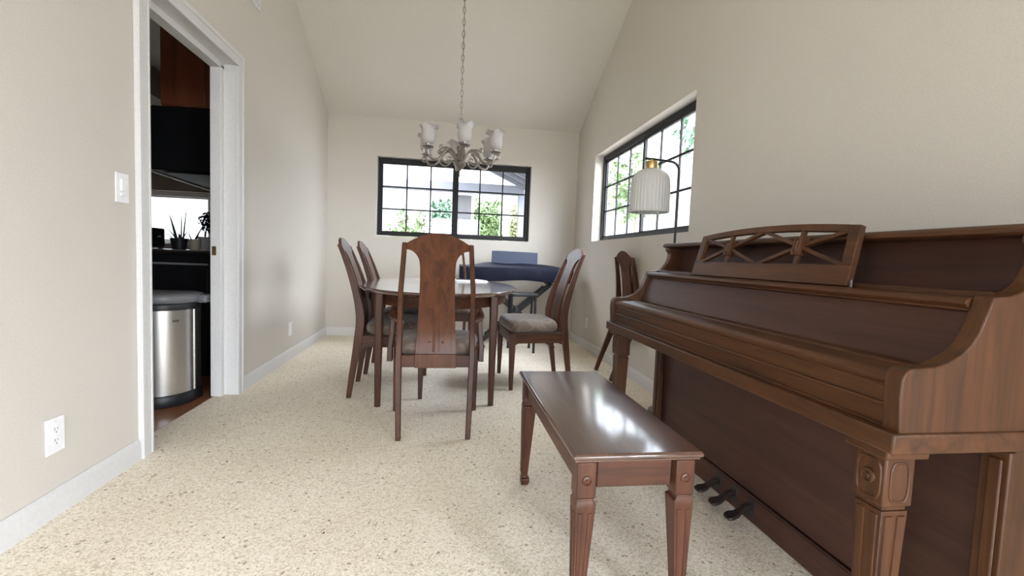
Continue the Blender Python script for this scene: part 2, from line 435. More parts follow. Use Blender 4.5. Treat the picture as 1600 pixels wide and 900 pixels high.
# ------------------------------------------------------------------ wall plates and vent
def plate(name, label, cat, wall, y, z, w, h, kind):
    """origin at plate centre; local +x out of the wall"""
    grp = 'wall outlets' if kind == 'outlet' else None
    t = thing(name, label, cat, (0 if wall == 'l' else W, y, z), 0 if wall == 'l' else PI, grp)
    MB().box(0.0005, .006, -w / 2, w / 2, -h / 2, h / 2).build('cover_plate', 'plastic', t, bevel=.003)
    if kind == 'outlet':
        for k in (.019, -.020):
            r = MB().loft([[(x, .0165 * math.cos(a) , k + .0145 * math.sin(a)) for a in [2 * PI * i / 16 for i in range(16)]] for x in (.006, .0075)]).build('receptacle', 'plastic', t)
            for yy, hh in ((-.006, .004), (.006, .0035)):
                MB().box(.0074, .0078, yy - .001, yy + .001, k + .002 - hh + .002, k + .002 + hh + .002).build('slot', 'slot', r)
            MB().loft([[(x, .0022 * math.cos(a), k - .0075 + .0022 * math.sin(a)) for a in [2 * PI * i / 10 for i in range(10)]] for x in (.0074, .0078)]).build('ground_hole', 'slot', r)
        MB().loft([[(x, .002 * math.cos(a), .048 + .002 * math.sin(a)) for a in [2 * PI * i / 10 for i in range(10)]] for x in (.006, .0066)]).build('screw', 'steel', t)
    elif kind == 'switch':
        MB().box(.006, .0072, -.018, .018, -.036, .036).build('dimmer_frame', 'plastic', t, bevel=.001)
        MB().box(.0072, .012, -.014, .014, -.012, .034).build('rocker', 'plastic', t, bevel=.002)
        MB().box(.0072, .0105, -.014, .014, -.031, -.021).build('slider', 'plastic', t, bevel=.001)
        for k in (.046, -.046):
            MB().loft([[(x, .002 * math.cos(a), k + .002 * math.sin(a)) for a in [2 * PI * i / 10 for i in range(10)]] for x in (.006, .0066)]).build('screw', 'steel', t)
    else:
        for k in (.02, -.02):
            MB().loft([[(x, .0022 * math.cos(a), k + .0022 * math.sin(a)) for a in [2 * PI * i / 10 for i in range(10)]] for x in (.006, .0066)]).build('screw', 'steel', t)
    return t
plate('light_switch', 'white dimmer switch plate on the left wall beside the doorway', 'light switch', 'l', 2.092, 1.158, .078, .118, 'switch')
plate('wall_outlet', 'white power outlet on the near left wall above baseboard', 'outlet', 'l', 1.742, .277, .078, .122, 'outlet')
plate('wall_plate', 'small pale blank plate low on the left wall past the doorway', 'wall plate', 'l', 4.178, .259, .07, .115, 'blank')
plate('wall_outlet', 'cream outlet low on the right wall by the far corner', 'outlet', 'r', 4.754, .276, .07, .115, 'outlet')
t = thing('wall_vent', 'white air vent high on the left wall', 'vent', (0, 3.22, 2.66))
m = MB(); w2, h2 = .27, .12
m.box(.0005, .01, -w2, w2, -h2, -h2 + .025); m.box(.0005, .01, -w2, w2, h2 - .025, h2)
m.box(.0005, .01, -w2, -w2 + .025, -h2 + .025, h2 - .025); m.box(.0005, .01, w2 - .025, w2, -h2 + .025, h2 - .025)
m.build('frame', 'trim', t, bevel=.002)
m = MB()
for i in range(9):
    zz = -h2 + .035 + i * .0185
    m.prism([(.001, zz), (.009, zz + .010), (.009, zz + .012), (.001, zz + .002)], 'y', -w2 + .025, w2 - .025)
m.build('louvres', 'trim', t)
MB().box(.0002, .0008, -w2 + .02, w2 - .02, -h2 + .02, h2 - .02).build('backing', 'slot', t)

# ------------------------------------------------------------------ dining chairs
STILE = [(0, -.252), (.15, -.232), (.30, -.208), (.42, -.192), (.52, -.185), (.62, -.200), (.75, -.236), (.88, -.282), (1.0, -.334), (1.05, -.356)]
SDEP = [(0, .030), (.2, .040), (.38, .052), (.55, .054), (.75, .040), (1.0, .026)]
def stile_y(z): return spline(STILE, z)
def back_parts(t, top_hw, bot_hw, top=1.03, woodm='walnut_z', rail_z=(.362, .425), tailored=True):
    """rear legs running up into the back posts, crest with splat, pegs, rear rail"""
    ZS = [0, .08, .15, .22, .30, .36, .42, .48, .54, .60, .68, .76, .84, .92, top - .047]
    for s in (-1, 1):
        path, dims = [], []
        for z in ZS:
            hw = lerp([(0, bot_hw - .012), (.42, bot_hw), (.75, (bot_hw + top_hw) / 2 + .008), (1.0, top_hw)], z)
            path.append((s * (hw - .013), stile_y(z), z))
            dims.append((lerp([(0, .026), (.4, .030), (.7, .024), (1, .022)], z), lerp(SDEP, z)))
        MB().rect(path, dims).build('back_post', woodm, t, bevel=.004)
    # crest + splat in one carved board
    arch0 = top - .048
    rows = []
    def hw_at(z):
        lim = lerp([(.42, bot_hw), (.75, (bot_hw + top_hw) / 2 + .008), (1.0, top_hw)], z) - .025
        if z < .888: return lerp([(.425, .104), (.50, .100), (.65, .092), (.80, .086), (.888, .086)], z)
        if z < top - .08:
            u = (z - .888) / (top - .08 - .888); return .087 + (lim - .087) * (1 - math.sqrt(max(0, 1 - u ** 2.0)))
        if z <= arch0: return lim
        return max(.012, (lim) * math.sqrt(max(0, (top - z) / (top - arch0))))
    zs = [.42 + .03 * i for i in range(16)] + [.888 + (top - .08 - .888) * u for u in (.2, .4, .55, .7, .8, .88, .94, .98, 1)] + \
         [arch0] + [arch0 + (top - arch0) * u for u in (.2, .4, .6, .75, .87, .95, .99)]
    fr, bk = [], []
    K = 8
    m = MB()
    rings = []
    for z in zs:
        h = hw_at(z); y = stile_y(z) + .002
        f = [(-h + 2 * h * i / K, y + .009 + .0 * i, z) for i in range(K + 1)]
        b = [(h - 2 * h * i / K, y - .009, z) for i in range(K + 1)]
        rings.append(f + b)
    m.loft(rings)
    m.build('splat', 'splat', t, bevel=.0025, angle=50)
    MB().loft([[(x, stile_y(z) - .0075 - .0022, z) for x in (-.010, .010)] + [(x, stile_y(z) - .0068, z) for x in (.019, -.019)] for z in [.44 + .04 * i for i in range(12)]]).build('centre_strip', 'splat', t)
    for z in (.49, .675, .868):
        for x in (-.033, .033):
            p = MB().lathe([(.0001, .003), (.0045, .002), (.006, 0), (.006, -.004)], seg=10)
            p.xf(Matrix.Translation((x, stile_y(z) - .008, z)) @ Matrix.Rotation(PI / 2, 4, 'X'))
            p.build('peg', 'walnut_z', t)
    z0, z1 = rail_z
    yb = stile_y(.40)
    MB().box(-bot_hw + .026, bot_hw - .026, yb - .014, yb + .014, z0, z1).build('rear_rail', 'walnut_x', t, bevel=.003)
    MB().box(-.105, .105, yb - .022, yb - .0141, z0 - .002, z1 + .006).build('splat_base', 'splat', t, bevel=.002)

def cushion(t, yb, yf, wb, wf, z0, z1):
    """puffy trapezoid seat"""
    n = 40
    def outline(ins, sq=5):
        pts = []
        for i in range(n):
            a = 2 * PI * i / n
            c, s = math.cos(a), math.sin(a)
            u = math.copysign(abs(c) ** (2 / sq), c); v = math.copysign(abs(s) ** (2 / sq), s)
            yy = (yb + yf) / 2 + v * ((yf - yb) / 2 - ins)
            ww = lerp([(yb, wb), (yf, wf)], yy) - ins
            pts.append((u * ww, yy))
        return pts
    rings = []
    H = z1 - z0
    for ins, zz in ((.022, z0), (.006, z0 + .012), (0, z0 + H * .35), (.002, z0 + H * .55), (.012, z0 + H * .75), (.032, z0 + H * .9), (.07, z0 + H * .97), (.12, z0 + H), (.17, z0 + H * 1.01)):
        rings.append([(x, y, zz) for x, y in outline(ins)])
    MB().loft(rings).build('seat_cushion', 'fabric', t, angle=80)

def make_chair(name, label, group, arms=False, top=1.03, top_hw=.19, bot_hw=.222, fhw=.243):
    t = thing(name, label, 'chair', group=group)
    back_parts(t, top_hw, bot_hw, top)
    yf = .205
    ZL = [0, .12, .24, .33, .405]
    for s in (-1, 1):
        path = [(s * (fhw - .004 + .006 * (1 - z / .4)), yf - .004, z) for z in ZL]
        dims = [(lerp([(0, .026), (.33, .042), (.41, .044)], z),) * 2 for z in ZL]
        MB().rect(path, dims).build('front_leg', 'walnut_z', t, bevel=.004)
    z0, z1 = .335, .41
    MB().box(-fhw + .022, fhw - .022, yf - .016, yf + .012, z0, z1).build('front_rail', 'walnut_x', t, bevel=.003)
    for s in (-1, 1):
        yb = stile_y(.40) + .02
        m = MB()
        m.loft([[(s * (w - .012), y, z0 + dz), (s * (w + .012), y, z0 + dz), (s * (w + .012), y, z1), (s * (w - .012), y, z1)]
                for y, w, dz in ((yb, bot_hw - .012, -.012), (yb + .03, bot_hw - .011, 0), (yf - .05, fhw - .008, 0), (yf - .018, fhw - .004, -.014))])
        m.build('side_rail', 'walnut_y', t, bevel=.003)
    cushion(t, stile_y(.45) + .028, yf + .028, bot_hw - .004, fhw + .022, .411, .503)
    if arms:
        for s in (-1, 1):
            p = [(.176, -.200, .592), (.20, -.12, .590), (.226, -.03, .588), (.243, .05, .592), (.250, .10, .600), (.250, .130, .616), (.248, .142, .638)]
            wd = [.028, .032, .042, .048, .040, .030, .020]; th = [.022, .020, .018, .018, .020, .022, .018]
            P = [Vector((s * x, y, z)) for x, y, z in p]
            rings = []
            for i, q in enumerate(P):
                d = (P[min(i + 1, 6)] - P[max(i - 1, 0)]).normalized()
                sd = Vector((d.y, -d.x, 0)).normalized(); up = sd.cross(d).normalized()
                a, b = wd[i] / 2, th[i] / 2
                rings.append([tuple(q + sd * a * cx + up * b * cz) for cx, cz in ((-1, -.6), (-.6, -1), (.6, -1), (1, -.6), (1, .6), (.6, 1), (-.6, 1), (-1, .6))])
            MB().loft(rings).build('armrest', 'walnut_y', t, bevel=.002)
            pa = [(s * .252, .025, .345), (s * .253, .03, .42), (s * .246, .045, .50), (s * .243, .055, .583)]
            MB().rect(pa, [(.030, .058), (.028, .052), (.026, .042), (.028, .036)]).build('arm_support', 'walnut_z', t, bevel=.004)
    return t
def place(o, x, y, rz): o.location = (x, y, 0); o.rotation_euler = (0, 0, rz)
side = make_chair('dining_chair', 'armless walnut dining chair on the left side of the table, nearer the camera', 'walnut dining chairs around the table', top_hw=.182)
place(side, .955, 3.255, -PI / 2 + .03)
c2 = copy_tree(side); c2['label'] = 'armless walnut dining chair on the left side of the table, nearer the far window'
place(c2, .967, 3.855, -PI / 2)
c3 = copy_tree(side); c3['label'] = 'armless walnut dining chair alone on the right side of the table'
place(c3, 1.975, 3.46, PI / 2 + .055)
arm = make_chair('dining_armchair', 'walnut armchair with its back to the camera at the near end of the table', 'walnut dining chairs around the table', arms=True, top=1.04, top_hw=.170, bot_hw=.200, fhw=.232)
place(arm, 1.264, 2.585, 0)
c5 = copy_tree(side); c5['label'] = 'walnut dining chair at the far end of the table, mostly hidden behind the armchair'
place(c5, 1.312, 4.50, PI)
# loose chair back leaning on the right wall
t = thing('chair_back', 'walnut chair back without a seat leaning on the right wall beyond the piano', 'chair back', (2.616, 3.612, 0))
back_parts(t, .185, .205, 1.03)
dy = stile_y(0)
ang = 0.0
for ch in [x for x in bpy.data.objects if x.parent == t]:
    # turn its front to the wall and lean it there
    ch.matrix_local = Matrix.Rotation(-PI / 2, 4, 'Z') @ Matrix.Rotation(-.205, 4, 'X') @ Matrix.Translation((0, -dy, 0))
t.location.z = .004

# ------------------------------------------------------------------ dining table
TX, TY, TA, TB, TH = 1.262, 3.53, .570, .94, .725
t = thing('dining_table', 'oval dark walnut dining table in the middle of the room', 'table', (TX, TY, 0))
def ell(a, b, z, n=64): return [(a * math.cos(2 * PI * i / n), b * math.sin(2 * PI * i / n), z) for i in range(n)]
MB().loft([ell(TA - .030, TB - .030, TH - .030), ell(TA - .010, TB - .010, TH - .024), ell(TA, TB, TH - .012), ell(TA - .001, TB - .001, TH - .006), ell(TA - .008, TB - .008, TH)]).build('tabletop', 'tabletop', t, angle=25)
m = MB()
m.loft([ell(TA - .075, TB - .085, TH - .030), ell(TA - .075, TB - .085, TH - .098), ell(TA - .097, TB - .107, TH - .098), ell(TA - .097, TB - .107, TH - .030)], cap=False, loop=True)
m.build('apron', 'walnut_y', t)
for sx in (-1, 1):
    for sy in (-1, 1):
        ZL = [0, .25, .5, .62, TH - .031]
        rings = []
        for z in ZL:
            w = lerp([(0, .017), (.5, .024), (.7, .026)], z)
            cx, cy = sx * .348, sy * .66
            rings.append([(cx + w * a, cy + w * b, z) for a, b in ((-1, -.7), (-.7, -1), (.7, -1), (1, -.7), (1, .7), (.7, 1), (-.7, 1), (-1, .7))])
        MB().loft(rings).build('leg', 'walnut_z', t, bevel=.002)
t = thing('booklet', 'white paper booklet lying on the far right of the tabletop', 'booklet', (1.50, 4.02, TH + .0005), .35)
m = MB(); m.box(-.15, .15, -.11, .11, 0, .003); m.build('cover', 'paper', t, bevel=.001)
m = MB()
for k in range(4):
    o = .004 * k
    m.box(-.145 + o, .145 - o * .5, -.105 + o * .5, .105 - o, .0035 + k * .0022, .0053 + k * .0022)
m.build('pages', 'paper', t)
m = MB(); m.tube([(-.1, -.03, .017), (.04, -.05, .017)], .0045, 8); tp = tag(m.build('pen', 'matblack'), 'dark pen lying across the white booklet on the table', 'pen')
tp.location = (1.50, 4.02, TH + .0005)

# ------------------------------------------------------------------ upright piano
PY0, PY1 = .74, 2.29
t = thing('upright_piano', 'brown walnut upright piano against the right wall', 'piano')
ST = .036
curve_low = [(2.190, .757), (2.225, .760), (2.252, .769), (2.276, .783), (2.298, .803), (2.313, .828), (2.322, .852), (2.328, .866)]
curve_up = [(2.338, .896), (2.376, .899), (2.400, .907), (2.420, .921), (2.436, .942), (2.446, .965), (2.450, .990), (2.445, 1.000), (2.437, 1.006), (2.437, 1.022)]
prof = [(2.155, .63), (2.150, .70), (2.151, .735), (2.158, .750), (2.172, .757)] + curve_low + curve_up + [(2.775, 1.022), (2.775, .63)]
low = [(2.43, 0.004), (2.775, .004), (2.775, .59), (2.43, .59)]
for y0, y1, n in ((PY0, PY0 + ST, 0), (PY1 - ST, PY1, 1)):
    MB().prism(prof, 'y', y0, y1).build('end_panel', 'piano_z', t, bevel=.003)
    MB().prism(low, 'y', y0 + .004, y1 - .004).build('lower_end_panel', 'piano_z', t, bevel=.002)
    # corner pilaster with a moulded inner edge
    s = 1 if n == 0 else -1
    yo = y0 if n == 0 else y1
    m = MB(); a, b = sorted((yo, yo + s * .052)); m.box(2.416, 2.432, a, b, .004, .588)
    a, b = sorted((yo + s * .010, yo + s * .034)); m.box(2.410, 2.416, a, b, .03, .57)
    m.build('pilaster', 'piano_z', t, bevel=.003)
MB().prism([(2.137, .592), (2.785, .592), (2.785, .632), (2.137, .632)], 'y', PY0 - .006, PY1 + .006).build('keybed', 'piano_y', t, bevel=.004)
IY0, IY1 = PY0 + ST, PY1 - ST
# key slip: two flat bands with bead mouldings
m = MB(); m.box(2.168, 2.185, IY0, IY1, .632, .716)
m.build('key_slip', 'piano_y', t)
for z, r, xo in ((.676, .0045, 2.166), (.634, .003, 2.164), (.714, .0035, 2.167)):
    MB().tube([(xo, IY0, z), (xo, IY1, z)], r, 10).build('bead_moulding', 'piano_y', t)
# closed key lid with rounded nose
nose = [(2.178, .7165), (2.164, .7175), (2.158, .724), (2.158, .732), (2.164, .739), (2.176, .742), (2.235, .745), (2.300, .747), (2.300, .7165)]
MB().prism(nose, 'y', IY0 + .001, IY1 - .001).build('key_lid', 'piano_y', t)
MB().prism([(2.236, .7455), (2.238, .749), (2.242, .7505), (2.246, .749), (2.248, .746)], 'y', IY0 + .001, IY1 - .001).build('lid_hinge', 'piano_y', t)
MB().prism([(2.298, .747), (2.345, .862), (2.365, .862), (2.318, .747)], 'y', IY0, IY1).build('fallboard', 'darkpanel', t)
# music shelf with a stepped lip
shelf = [(2.345, .8625), (2.338, .866), (2.338, .871), (2.328, .873), (2.322, .880), (2.324, .888), (2.332, .892), (2.352, .8935), (2.52, .8935), (2.52, .8625)]
MB().prism(shelf, 'y', IY0 + .001, IY1 - .001).build('music_shelf', 'piano_y', t, bevel=.001)
m = MB()
m.prism([(2.386, .8936), (2.388, .904), (2.415, .906), (2.420, .8936)], 'y', IY0 + .001, IY1 - .001); m.build('shelf_ledge', 'piano_y', t)
MB().prism([(2.500, .8936), (2.525, 1.022), (2.54, 1.022), (2.515, .8936)], 'y', IY0, IY1).build('upper_panel', 'darkpanel', t)
lid = [(2.436, 1.023), (2.428, 1.027), (2.428, 1.034), (2.434, 1.041), (2.444, 1.045), (2.79, 1.045), (2.79, 1.023)]
MB().prism(lid, 'y', PY0 - .012, PY1 + .012).build('top_lid', 'piano_y', t, bevel=.0015)
MB().box(2.45, 2.775, IY0, IY1, .1, .59).build('lower_panel', 'darkpanel', t)
m = MB(); m.box(2.436, 2.775, IY0, IY1, .004, .092); m.tube([(2.441, IY0, .095), (2.441, IY1, .095)], .004, 8); m.build('bottom_rail', 'darkpanel', t)
MB().box(2.76, 2.785, IY0, IY1, .63, 1.02).build('back_board', 'piano_y', t)
# legs
for y0, y1 in ((.770, .836), (2.194, 2.260)):
    x0, x1 = 2.166, 2.230
    cy, cx = (y0 + y1) / 2, (x0 + x1) / 2
    m = MB()
    hw = .032
    m.rect([(cx, cy, 0.0), (cx, cy, .03), (cx, cy, .032), (cx, cy, .46)], [(.044, .046), (.044, .046), (.040, .042), (.060, .062)])
    m.rect([(cx, cy, .4605), (cx, cy, .468), (cx, cy, .470)], [(.054, .056)] * 3)
    lg = m.build('leg', 'piano_z', t, bevel=.003)
    MB().box(cx - .034, cx + .034, cy - .035, cy + .035, .470, .572).build('leg_block', 'piano_z', lg, bevel=.004)
    MB().box(cx - .048, cx + .048, cy - .049, cy + .049, .572, .5915).build('leg_cap', 'piano_x', lg, bevel=.004)
    # flutes as raised strips down the faces
    for axis in ('x', 'y'):
        m = MB()
        for o in (-.6, .6):
            if axis == 'x':     # front face, strips along y offset
                m.loft([[(cx - w / 2 - .003, cy + o * .024 * w / .06 - .008 * w / .06, z), (cx - w / 2 - .003, cy + o * .024 * w / .06 + .008 * w / .06, z), (cx - w / 2 + .002, cy + o * .024 * w / .06 + .010 * w / .06, z), (cx - w / 2 + .002, cy + o * .024 * w / .06 - .010 * w / .06, z)] for z, w in ((.04, .0405), (.45, .0593))])
            else:
                sy = -1 if y0 < 1.5 else 1
                m.loft([[(cx + o * .024 * w / .06 - .008 * w / .06, cy + sy * (w / 2 + .004), z), (cx + o * .024 * w / .06 + .008 * w / .06, cy + sy * (w / 2 + .004), z), (cx + o * .024 * w / .06 + .010 * w / .06, cy + sy * (w / 2 - .001), z), (cx + o * .024 * w / .06 - .010 * w / .06, cy + sy * (w / 2 - .001), z)] for z, w in ((.04, .0405), (.45, .0593))])
        m.build('fluting', 'piano_z', lg)
    # carved rosette in a ring frame on the front of the block, oval ring on the side
    p = MB().lathe([(.0001, .006), (.004, .006), (.006, .003), (.010, .002), (.012, .005), (.015, .004), (.017, 0), (.017, -.003)], seg=20)
    p.xf(Matrix.Translation((cx - .034, cy, .522)) @ Matrix.Rotation(-PI / 2, 4, 'Y')); p.build('rosette', 'piano_z', lg)
    for ax in ('x', 'y'):
        n = 24; pts = []
        for i in range(n):
            a = 2 * PI * i / n; u = math.copysign(abs(math.cos(a)) ** .45, math.cos(a)) * .026; v = math.copysign(abs(math.sin(a)) ** .6, math.sin(a)) * .040
            pts.append((cx - .034, cy + u, .521 + v) if ax == 'x' else (cx + u * .8, cy + (-.035 if y0 < 1.5 else .035), .521 + v))
        MB().tube(pts, .0028, 6, loop=True).build('ring_moulding', 'piano_z', lg)
# pedals
for i, y in enumerate((1.70, 1.60, 1.50)):
    ped = [(2.44, .050, .008, .010), (2.425, .062, .010, .010), (2.405, .060, .012, .009), (2.385, .048, .014, .007), (2.368, .040, .019, .006), (2.345, .038, .024, .006), (2.330, .036, .022, .005), (2.323, .034, .014, .004)]
    dyy = -.045
    rings = []
    for x, z, hw, hh in ped:
        yy = y + (2.44 - x) / .15 * dyy * .6
        rings.append([(x, yy - hw, z - hh), (x, yy + hw, z - hh), (x, yy + hw, z + hh), (x, yy - hw, z + hh)])
    MB().loft(rings).build('pedal', 'iron', t, bevel=.003, label='dark metal pedal')
    MB().box(2.4345, 2.4362, y - .018, y + .018, .022, .088).build('pedal_slot', 'slot', t)
# music desk: pierced, leaning panel
md_y0, md_y1 = 1.105, 1.870
xb, xt, zb, zt = 2.368, 2.412, .8945, 1.080
lean = math.atan2(xt - xb, zt - zb); LN = math.hypot(xt - xb, zt - zb)
Wd = md_y1 - md_y0; hw = Wd / 2
def top_arch(u): return LN - .020 * (u / hw) ** 2         # arched top edge; u across, v up the board
m = MB()
th = .009
def board(pts):
    m.prism(pts, 'y', -th, th)
def bar(p, q, w):
    d = Vector((q[0] - p[0], q[1] - p[1])); d.normalize(); n = Vector((-d.y, d.x)) * w / 2
    m.prism([(p[0] - n.x, p[1] - n.y), (q[0] - n.x, q[1] - n.y), (q[0] + n.x, q[1] + n.y), (p[0] + n.x, p[1] + n.y)], 'y', -th * .8, th * .8)
vb, rim, stl = .058, .022, .034
def slant(v): return .012 * (1 - v / LN)                  # sides splay a little to the foot
board([(-hw - slant(0), 0), (hw + slant(0), 0), (hw + slant(vb), vb), (-hw - slant(vb), vb)])
for s in (-1, 1):
    tp_ = top_arch(hw)
    board([(s * (hw + slant(vb)), vb), (s * (hw + slant(tp_)), tp_), (s * (hw - stl), tp_ + .003), (s * (hw - stl + slant(vb)), vb)][::s])
n = 16; a0 = hw - stl
top_o = [(-a0 + 2 * a0 * i / n, top_arch(-a0 + 2 * a0 * i / n)) for i in range(n + 1)]
for (u0, v0), (u1, v1) in zip(top_o, top_o[1:]): board([(u0, v0 - rim), (u1, v1 - rim), (u1, v1), (u0, v0)])
cv = (vb + LN - rim) / 2 + .002
cs = (-hw * .47, hw * .47)
ends = {-1: -a0, 1: a0}
for s, c in zip((-1, 1), cs):
    e = s * a0
    bar((c, cv), (e, top_arch(a0) - rim + .004), .012); bar((c, cv), (e + s * .014, vb - .002), .012)
    bar((c, cv), (s * .004, LN - rim + .002), .012); bar((c, cv), (s * .004, vb - .002), .012)
    bar((c, vb - .002), (c, top_arch(c) - rim + .003), .013)
def md_mat():
    # local (u, y, v) -> world: u runs along -Y so that it reads left to right from the room, v up the lean
    return Matrix.Translation((xb, (md_y0 + md_y1) / 2, zb)) @ Matrix(((0, math.cos(lean), math.sin(lean), 0), (-1, 0, 0, 0), (0, -math.sin(lean), math.cos(lean), 0), (0, 0, 0, 1)))
md = m.xf(md_mat()).build('music_desk', 'piano_y', t, bevel=.0015)
for c in cs:
    m = MB(); m.box(c - .017, c + .017, -.015, .012, cv - .030, cv + .030)
    ring = []
    for i in range(20):
        a = 2 * PI * i / 20; ring.append((c + math.copysign(abs(math.cos(a)) ** .6, math.cos(a)) * .012, -.0155, cv + math.copysign(abs(math.sin(a)) ** .6, math.sin(a)) * .025))
    m.tube(ring, .002, 6, loop=True)
    m.loft([[(c - a, y, cv - b), (c + a, y, cv - b), (c + a, y, cv + b), (c - a, y, cv + b)] for a, b, y in ((.006, .018, -.015), (.003, .014, -.019))])
    m.xf(md_mat()).build('medallion', 'piano_z', md, bevel=.001)
MB().tube([(2.362, md_y0 - .022, .894), (2.362, md_y0 - .022, .914)], .004, 8).build('hinge_pin', 'iron', t)

# ------------------------------------------------------------------ piano bench
t = thing('piano_bench', 'low rectangular mahogany piano bench on the carpet before the piano', 'bench', (1.7845, 1.463, 0))
hx, hy, zt_ = .1685, .415, .47
def rr(a, b, z): return [(-a, -b, z), (a, -b, z), (a, b, z), (-a, b, z)]
MB().loft([rr(hx - .018, hy - .018, zt_ - .026), rr(hx - .006, hy - .006, zt_ - .022), rr(hx - .006, hy - .006, zt_ - .017), rr(hx, hy, zt_ - .013), rr(hx, hy, zt_ - .006), rr(hx - .005, hy - .005, zt_ - .001), rr(hx - .012, hy - .012, zt_)]).build('seat_lid', 'benchtop', t, bevel=.0015, angle=20)
for y in (-hy + .030, hy - .052):
    MB().box(-hx + .07, hx - .07, y, y + .022, .372, zt_ - .0265).build('end_apron', 'bench_x', t, bevel=.002)
for x in (-hx + .026, hx - .048):
    MB().box(x, x + .022, -hy + .07, hy - .07, .372, zt_ - .0265).build('side_apron', 'bench_y', t, bevel=.002)
for sx in (-1, 1):
    for sy in (-1, 1):
        cx, cy = sx * (hx - .039), sy * (hy - .039)
        lg = MB().box(cx - .025, cx + .025, cy - .025, cy + .025, .352, zt_ - .0265).build('leg', 'bench_z', t, bevel=.003)
        m = MB()
        # taper keeps the outer corner nearly plumb
        def sq(z, w): 
            o = (.025 - w) * .55
            return [(cx + sx * o + a * w, cy + sy * o + b * w, z) for a, b in ((-1, -1), (1, -1), (1, 1), (-1, 1))]
        m.loft([sq(0, .014), sq(.012, .017), sq(.026, .018), sq(.034, .0125), sq(.322, .0255), sq(.337, .0265), sq(.343, .022), sq(.3519, .022)])
        m.build('leg_shaft', 'bench_z', lg, bevel=.002)
        for fx, fy in ((0, sy), (sx, 0)):
            m = MB()
            for k in (-.5, .5):
                rings = []
                for z, w in ((.05, .0132), (.315, .0252)):
                    o = (.025 - w) * .55; px, py = cx + sx * o, cy + sy * o
                    if fy: rings.append([(px + k * w - .2 * w, py + fy * (w + .002), z), (px + k * w + .2 * w, py + fy * (w + .002), z), (px + k * w + .3 * w, py + fy * (w - .002), z), (px + k * w - .3 * w, py + fy * (w - .002), z)])
                    else: rings.append([(px + fx * (w + .002), py + k * w - .2 * w, z), (px + fx * (w + .002), py + k * w + .2 * w, z), (px + fx * (w - .002), py + k * w + .3 * w, z), (px + fx * (w - .002), py + k * w - .3 * w, z)])
                m.loft(rings)
            m.build('fluting', 'bench_z', lg)
        if sy < 0 and sx < 0 or sy > 0 and sx < 0 or True:
            p = MB().lathe([(.0001, .004), (.003, .004), (.0045, .002), (.008, .0015), (.0095, .004), (.012, .003), (.013, 0), (.013, -.002)], seg=20)
            p.xf(Matrix.Translation((cx, cy + sy * .025, .397)) @ Matrix.Rotation(-sy * PI / 2, 4, 'X')); p.build('rosette', 'bench_z', lg)

# ------------------------------------------------------------------ chandelier
CX, CY, CZ = 1.384, 3.40, 1.506
t = thing('chandelier', 'pewter six arm chandelier with frosted tulip shades hanging over the table', 'chandelier', (CX, CY, CZ))
MB().lathe([(.0001, 0), (.005, .003), (.006, .006), (.003, .010), (.004, .042), (.010, .048), (.014, .056), (.030, .070), (.042, .086), (.046, .094), (.040, .100), (.020, .108), (.018, .112)], seg=28).build('finial', 'pewter', t)
MB().lathe([(.0001, .108), (.020, .109), (.034, .118), (.034, .150), (.026, .165), (.016, .172), (.020, .186), (.026, .200), (.024, .216), (.014, .226), (.010, .24), (.009, .300), (.013, .312), (.009, .322), (.018, .338), (.028, .348), (.028, .360), (.016, .372), (.008, .380), (.0001, .382)], seg=28).build('stem', 'pewter', t)
m = MB()
m.tube([(.017 * math.cos(a), 0, .398 + .017 * math.sin(a)) for a in [2 * PI * i / 16 for i in range(16)]], .003, 6, loop=True)
m.build('loop', 'pewter', t)
m = MB()
zc = ceil_z(CY) - CZ - .02
z = .425; k = 0
while z < zc - .02:
    pts = []
    for i in range(14):
        a = 2 * PI * i / 14; u = .0095 * math.cos(a); v = .0245 * math.sin(a)
        pts.append((u, 0, z + v) if k % 2 == 0 else (0, u, z + v))
    m.tube(pts, .0026, 5, loop=True); z += .041; k += 1
m.tube([(.002, .002, .38), (.0025, -.001, .9), (.002, .002, zc)], .0016, 5)
m.build('chain', 'pewter', t)
MB().lathe([(.0001, zc - .035), (.01, zc - .034), (.055, zc - .01), (.06, zc + .03), (.0001, zc + .03)], seg=24).build('ceiling_canopy', 'pewter', t)
R = .268
def smooth_path(pts, n=6):
    out = []
    for i in range(len(pts) - 1):
        p0 = Vector(pts[max(i - 1, 0)]); p1 = Vector(pts[i]); p2 = Vector(pts[i + 1]); p3 = Vector(pts[min(i + 2, len(pts) - 1)])
        for j in range(n):
            u = j / n
            out.append(tuple(.5 * ((2 * p1) + (p2 - p0) * u + (2 * p0 - 5 * p1 + 4 * p2 - p3) * u * u + (3 * p1 - p0 - 3 * p2 + p3) * u ** 3)))
    out.append(pts[-1]); return out
def ruffle(r, z, a):
    w = max(0, (z - .075) / .075)
    return r * (1 + .16 * w * w * math.cos(4 * a)), z - .016 * w * w * (1 - math.cos(4 * a)) * .5 + 0
view = math.atan2(0 - CY, 1.292 - CX)                      # azimuth towards the room's entrance
